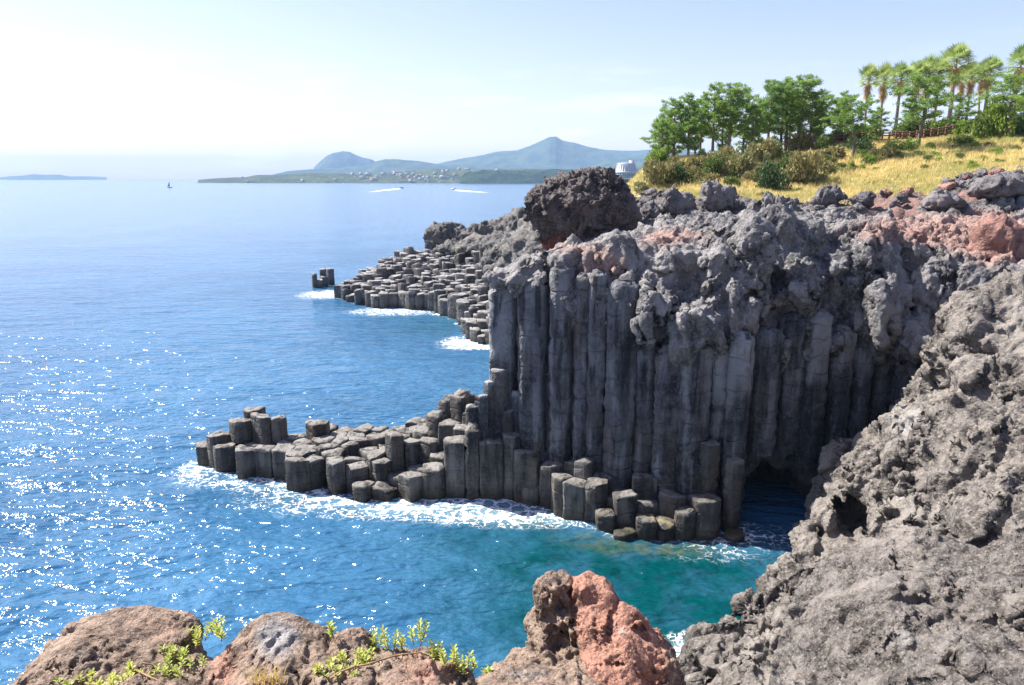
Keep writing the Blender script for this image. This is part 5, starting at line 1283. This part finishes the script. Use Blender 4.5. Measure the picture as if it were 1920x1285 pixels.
for q in range(46):
    px = r4.uniform(1215, 1560); py = r4.uniform(300, 352)
    shrub_at(['dry', 'dry', 'mid', 'dark'][int(r4.integers(0, 4))], px, py, r4.uniform(22, 44), r4.uniform(16, 28), 'one of the small mixed bushes filling the bank below the pines', 'small bushes on the bank')
for q in range(62):
    px = r4.uniform(1400, 1925); py = np.interp(px, [1400, 1560, 1920], [345, 292, 262])+abs(r4.normal(0, 26))
    shrub_at(['dry', 'mid', 'mid', 'bright'][int(r4.integers(0, 4))], px, py, r4.uniform(16, 34), r4.uniform(7, 14), 'low bush scattered in the dry grass below the fence', 'low bushes in the dry grass')

LM = [(1100, 380, 'the huge dark boulder'), (1270, 400, 'the rounded pale grey boulder'), (1345, 370, 'the squarish split boulder'), (1441, 385, 'the pointed slate grey rock'), (1550, 360, 'the knobbly rock stack'), (1616, 370, 'the isolated reddish rock'),
      (1765, 375, 'the broad dark grey rock'), (1870, 350, 'the jagged lava ridge'), (1868, 470, 'the big salmon red boulder'), (1441, 325, 'the dark domed shrub'), (1508, 315, 'the big straw-coloured bush'), (1236, 330, 'the lowest pine'),
      (1290, 310, 'the broad bushy pine'), (1364, 300, 'the tall flat-topped pine'), (1462, 290, 'the second high pine clump'), (1599, 297, 'the slanting pale trunk'), (1722, 272, 'the forked umbrella pine'), (1855, 262, 'the tall yellow-green bush'), (1891, 255, 'the bright straight pine'), (1690, 455, 'the dark reddish block'), (1800, 262, 'the red-brown fence')]
def where(o, skip=()):
    a, b = to_px(np.array(o.location)); q = sorted(LM, key=lambda t: (t[0]-a)**2+(1.6*(t[1]-b))**2)[0]
    side = ('below' if b-q[1] > 12 else 'above') if abs(b-q[1])*1.3 > abs(a-q[0]) else ('just seaward of' if a < q[0] else 'just landward of')
    return side+' '+q[2]
def relabel(group, f):
    for o in sc.objects:
        if o.get('group') == group: o['label'] = f(o)
def sz(o, a, b, c=None):
    w_ = o.scale[0]; return 'small' if w_ < a else ('medium' if w_ < b else 'larger')
relabel('loose lava rocks on the cliff top', lambda o: sz(o, .4, .65)+(' reddish' if 'red' in o.data.materials[0].name else ' grey')+' loose lava rock '+where(o))
relabel('small bushes on the bank', lambda o: sz(o, .95, 1.35)+{'dry': ' straw-brown', 'dark': ' dark green', 'shrub': ' green'}[next(k for k in ('dry', 'dark', 'shrub') if k in [c for c in o.children if c.name.startswith('foliage')][0].data.materials[0].name)]+' bush '+where(o))
relabel('low bushes in the dry grass', lambda o: sz(o, .65, .95)+{'dry': ' dry tan', 'bright': ' bright green', 'shrub': ' green'}[next(k for k in ('dry', 'bright', 'shrub') if k in [c for c in o.children if c.name.startswith('foliage')][0].data.materials[0].name)]+' low bush in grass '+where(o))
relabel('undergrowth beneath the palms', lambda o: sz(o, 1.35, 1.75)+{'dark': ' dark', 'bright': ' bright green', 'shrub': ' mid-green'}[next(k for k in ('dark', 'bright', 'shrub') if k in [c for c in o.children if c.name.startswith('foliage')][0].data.materials[0].name)]+' leafy undergrowth bush '+where(o))
relabel('second row of shore pines', lambda o: 'shaded pine behind the front row, '+where(o))
def hl(o):
    a, b = to_px(np.array(o.location)); w_ = [c for c in o.children if c.name.startswith('roof')][0]
    zone = 'on the seaward end of the far point' if a < 640 else ('at the seaward side of the town' if a < 720 else ('in the middle of the town' if a < 800 else ('at the landward side of the town' if a < 870 else 'by the wooded far cliff')))
    return ('tiny house with orange pitched roof ' if 'orange' in w_.data.materials[0].name else ('tiny flat-roofed block ' if len(w_.data.polygons) == 6 else 'tiny grey-roofed house '))+zone
relabel('houses of the far shore town', hl)

# ------------------------------------------------------------------ fence
fr = empty('timber_fence', (44, 92, ground(44, 92))); props(fr, 'red-brown timber rail fence along the top of the grassy slope', 'fence')
fpts = []
for px in np.arange(1545, 1822, 12.5):
    py = float(np.interp(px, [1545, 1640, 1700, 1760, 1820], [263, 262, 256, 249, 247])); Y = 93.5
    q = W(px, py, Y); fpts.append(np.array((q[0], Y+math.sin(px*.02)*.5, ground(q[0], Y))))
for i, p in enumerate(fpts):
    a = MB(); box(a, (p[0], p[1], p[2]+.65), (.09, .09, .75), .1); a.build('post', MAT['fence'], fr)
for i in range(len(fpts)-1):
    for hz_ in (.45, .95, 1.25):
        a = MB(); tube(a, [fpts[i]+np.array((0, -.1, hz_)), fpts[i+1]+np.array((0, -.1, hz_))], .075, 5); a.build('rail', MAT['fence'], fr)

# ------------------------------------------------------------------ grass on the slope
def grass(n, seed):
    r_ = np.random.default_rng(seed); k = r_.integers(0, len(LV), n*6)
    k = k[(Lrock[k] < .6) & (Lpx[k] > 1150) & (Lpx[k] < 2000) & (LV[k, 1] < 100)][:n]
    base = LV[k]+np.c_[r_.uniform(-.3, .3, (len(k), 2)), np.full(len(k), -.03)]
    mbx = MB(); nb = 7
    for j in range(nb):
        a = r_.uniform(0, 6.28, len(k)); h_ = (.45*r_.uniform(.5, 1.25, len(k)))*(1-.5*Lrock[k]); ln = r_.uniform(.15, .6, len(k))*h_
        o = base+np.c_[r_.normal(0, .1, (len(k), 2)), np.zeros(len(k))]
        s = np.c_[-np.sin(a), np.cos(a), a*0]*.028
        tip = o+np.c_[np.cos(a)*ln, np.sin(a)*ln, h_]
        V = np.concatenate([o-s, o+s, tip]); kk = np.arange(len(k)); m = len(k)
        col = np.zeros((3*m, 4)); gg = np.clip(.62+1.5*fbm(base*.16, 4, 14)+r_.normal(0, .2, m), 0, 1); col[:, 0] = np.tile(gg, 3)
        mbx.add(V, T=np.stack([kk, kk+m, kk+2*m], 1), C=col)
    props(mbx.build('dry_grass', MAT['grass']), 'yellow dry grass covering the slope above the lava', 'grass', kind='stuff')
grass(26000, 3)

# ------------------------------------------------------------------ leafy sprigs in the foreground
def leaf(mb, p, dv, L_, w_, C0, r_):
    dv = dv/np.linalg.norm(dv); s = np.cross(dv, (0, 0, 1.)); s /= np.linalg.norm(s)+1e-6; u = np.cross(s, dv)
    prof = [(0, .12), (.3, .62), (.62, 1.), (.88, .72), (1., .18)]
    V = []
    for t_, ww in prof:
        c = p+dv*L_*t_-u*L_*.18*t_*t_
        V += [c-s*w_*ww*.5+u*w_*.1*ww, c, c+s*w_*ww*.5+u*w_*.1*ww]
    Q = [(i*3+k, i*3+k+1, (i+1)*3+k+1, (i+1)*3+k) for i in range(4) for k in (0, 1)]
    mb.add(V, Q=Q, C=(C0, 0, 0, 0))
def find_top(px, py):
    "nearest foreground surface seen at that pixel"
    from mathutils import Vector
    u, v = (px-CX)/FPX, (CY-py)/FPX
    d_ = Vector((u, ct+st*v, -st+ct*v)); best = None
    for o_ in fg:
        ok, loc, nn, fi = o_.ray_cast(Vector((0, 0, HC))-o_.location, d_)
        if ok:
            l = loc+o_.location
            if best is None or l.y < best.y: best = l
    return None if best is None else np.array(best)
fg = [o_ for o_ in sc.objects if o_.name.startswith(('foreground_rock', 'rock_pinnacle'))]
def sprig_plant(px, py, n, hpx, label, spread=.10, seed=0, group=None, name='leafy_plant'):
    r_ = np.random.default_rng(seed+px); p = find_top(px, py)
    if p is None: p = W(px, py, 6.1)
    root = empty(name, p); root['_w'] = p.tolist(); props(root, label, 'plant', group)
    fo = MB(); sm = MB(); H = hpx*p[1]/FPX*1.05
    for k in range(n):
        b = p+np.array((r_.normal(0, spread), r_.normal(0, spread*.6), -.02)); h_ = H*r_.uniform(.6, 1.1)
        a = r_.uniform(0, 6.28); ln = h_*r_.uniform(0, .35)
        tip = b+np.array((math.cos(a)*ln, math.sin(a)*ln, h_)); mid = (b+tip)/2+r_.normal(0, .01, 3)
        sm = MB(); tube(sm, [b, mid, tip], [.006, .005, .003], 5); sm.build('stem', MAT['stem'], root, True)
        nl = int(6+h_*75)
        for j in range(nl):
            t_ = .25+.75*j/nl; q = b+(mid-b)*min(1, 2*t_) if t_ < .5 else mid+(tip-mid)*(2*t_-1)
            aa = j*2.4+r_.uniform(-.3, .3); el = .25+.75*t_
            leaf(fo, q, np.array((math.cos(aa)*math.cos(el), math.sin(aa)*math.cos(el), math.sin(el))), .048*r_.uniform(.75, 1.2), .02*r_.uniform(.8, 1.2), np.clip(r_.normal(.5, .25), 0, 1), r_)
    fo.build('foliage', MAT['sprig'], root, True)
    if '_w' in root: del root['_w']
for a in ((362, 1205, 11, 30, 'bushy sprigs in the cleft between the two boulders', .10), (405, 1188, 9, 22, 'small yellow-green sprigs trailing along the top of the boulder cleft', .09), (335, 1235, 9, 26, 'leafy clump halfway down the boulder cleft', .08),
          (330, 1262, 9, 26, 'leafy clump low in the boulder cleft', .09), (240, 1270, 11, 26, 'spread of leaves over the brown boulder face', .14), (180, 1285, 9, 22, 'leaf tips along the bottom edge below the brown boulder', .12), (120, 1290, 8, 20, 'leaf tips at the corner-most end of the brown boulder', .1),
          (622, 1195, 3, 34, 'single slender sprig behind the pale domed boulder', .02), (708, 1215, 4, 34, 'short upright sprig before the tall group', .03), (745, 1215, 5, 42, 'medium sprigs in the middle of the plant group', .04), (788, 1208, 3, 58, 'tallest leafy sprig reaching over the water', .025),
          (818, 1235, 5, 38, 'sprigs just right of the tallest one', .04), (845, 1245, 6, 36, 'dense sprigs near the dip of the rock', .05), (872, 1255, 5, 22, 'last low sprigs before the pinkish ledge', .05), (690, 1240, 7, 26, 'leaves crossing the woody stems on the honeycombed rock', .07),
          (655, 1270, 7, 22, 'leafy patch under the single slender sprig', .08), (640, 1245, 4, 20, 'tiny sprig at the foot of the honeycombed knob', .05), (600, 1262, 4, 20, 'tiny sprig low on the pale boulder flank', .05), (910, 1262, 3, 14, 'yellow flowered tuft beside the pinkish ledge', .03)):
    sprig_plant(*a[:5], spread=a[5])
# blades and dry stems
gp = find_top(500, 1280)
if gp is None: gp = W(500, 1280, 5.9)
gt = empty('grass_tuft', gp); props(gt, 'tuft of thin yellow-orange blades in front of the pale domed boulder', 'grass tuft')
gb = MB(); r5 = np.random.default_rng(3)
for k in range(60):
    a = r5.uniform(0, 6.28); b = gp+np.array((r5.normal(0, .07), r5.normal(0, .05), -.01)); L_ = r5.uniform(.08, .2); ln = r5.uniform(.2, .9)*L_
    s = np.array((-math.sin(a), math.cos(a), 0))*.004
    m1 = b+np.array((math.cos(a)*ln*.4, math.sin(a)*ln*.4, L_*.6)); e = b+np.array((math.cos(a)*ln, math.sin(a)*ln, L_))
    gb.add([b-s, b+s, m1+s*.8, m1-s*.8, e], Q=[(0, 1, 2, 3)], T=[(3, 2, 4)], C=(r5.random(), 0, 0, 0))
gb.build('blades', leaf_mat('orange_blade', (.45, .22, .07), (.55, .46, .12), .3, 9), gt)
def stems(pts, label, seed):
    r_ = np.random.default_rng(seed); P = []
    for px, py in pts:
        q = find_top(px, py)
        if q is not None: P.append(q+np.array((0, -.02, .025)))
    if len(P) < 3: return
    P = np.array(P); root = empty('woody_stem', P[0]); props(root, label, 'stem'); s = MB(); tube(s, P, np.linspace(.011, .005, len(P)), 6); s.build('stem_bark', MAT['stem'], root, True)
stems([(620, 1275), (640, 1262), (665, 1252), (690, 1248), (715, 1240), (740, 1232), (765, 1228), (790, 1226), (805, 1232)], 'long bare tan stem arching over the honeycombed rock', 1)
stems([(250, 1255), (265, 1262), (280, 1270), (295, 1276), (310, 1284)], 'bare tan stem lying across the brown boulder', 2)
stems([(270, 1245), (285, 1248), (300, 1254), (312, 1262)], 'short bare stem crossing above the other one on the brown boulder', 3)
# white lichen spots and small flat stone on the pinnacle are part of its colour
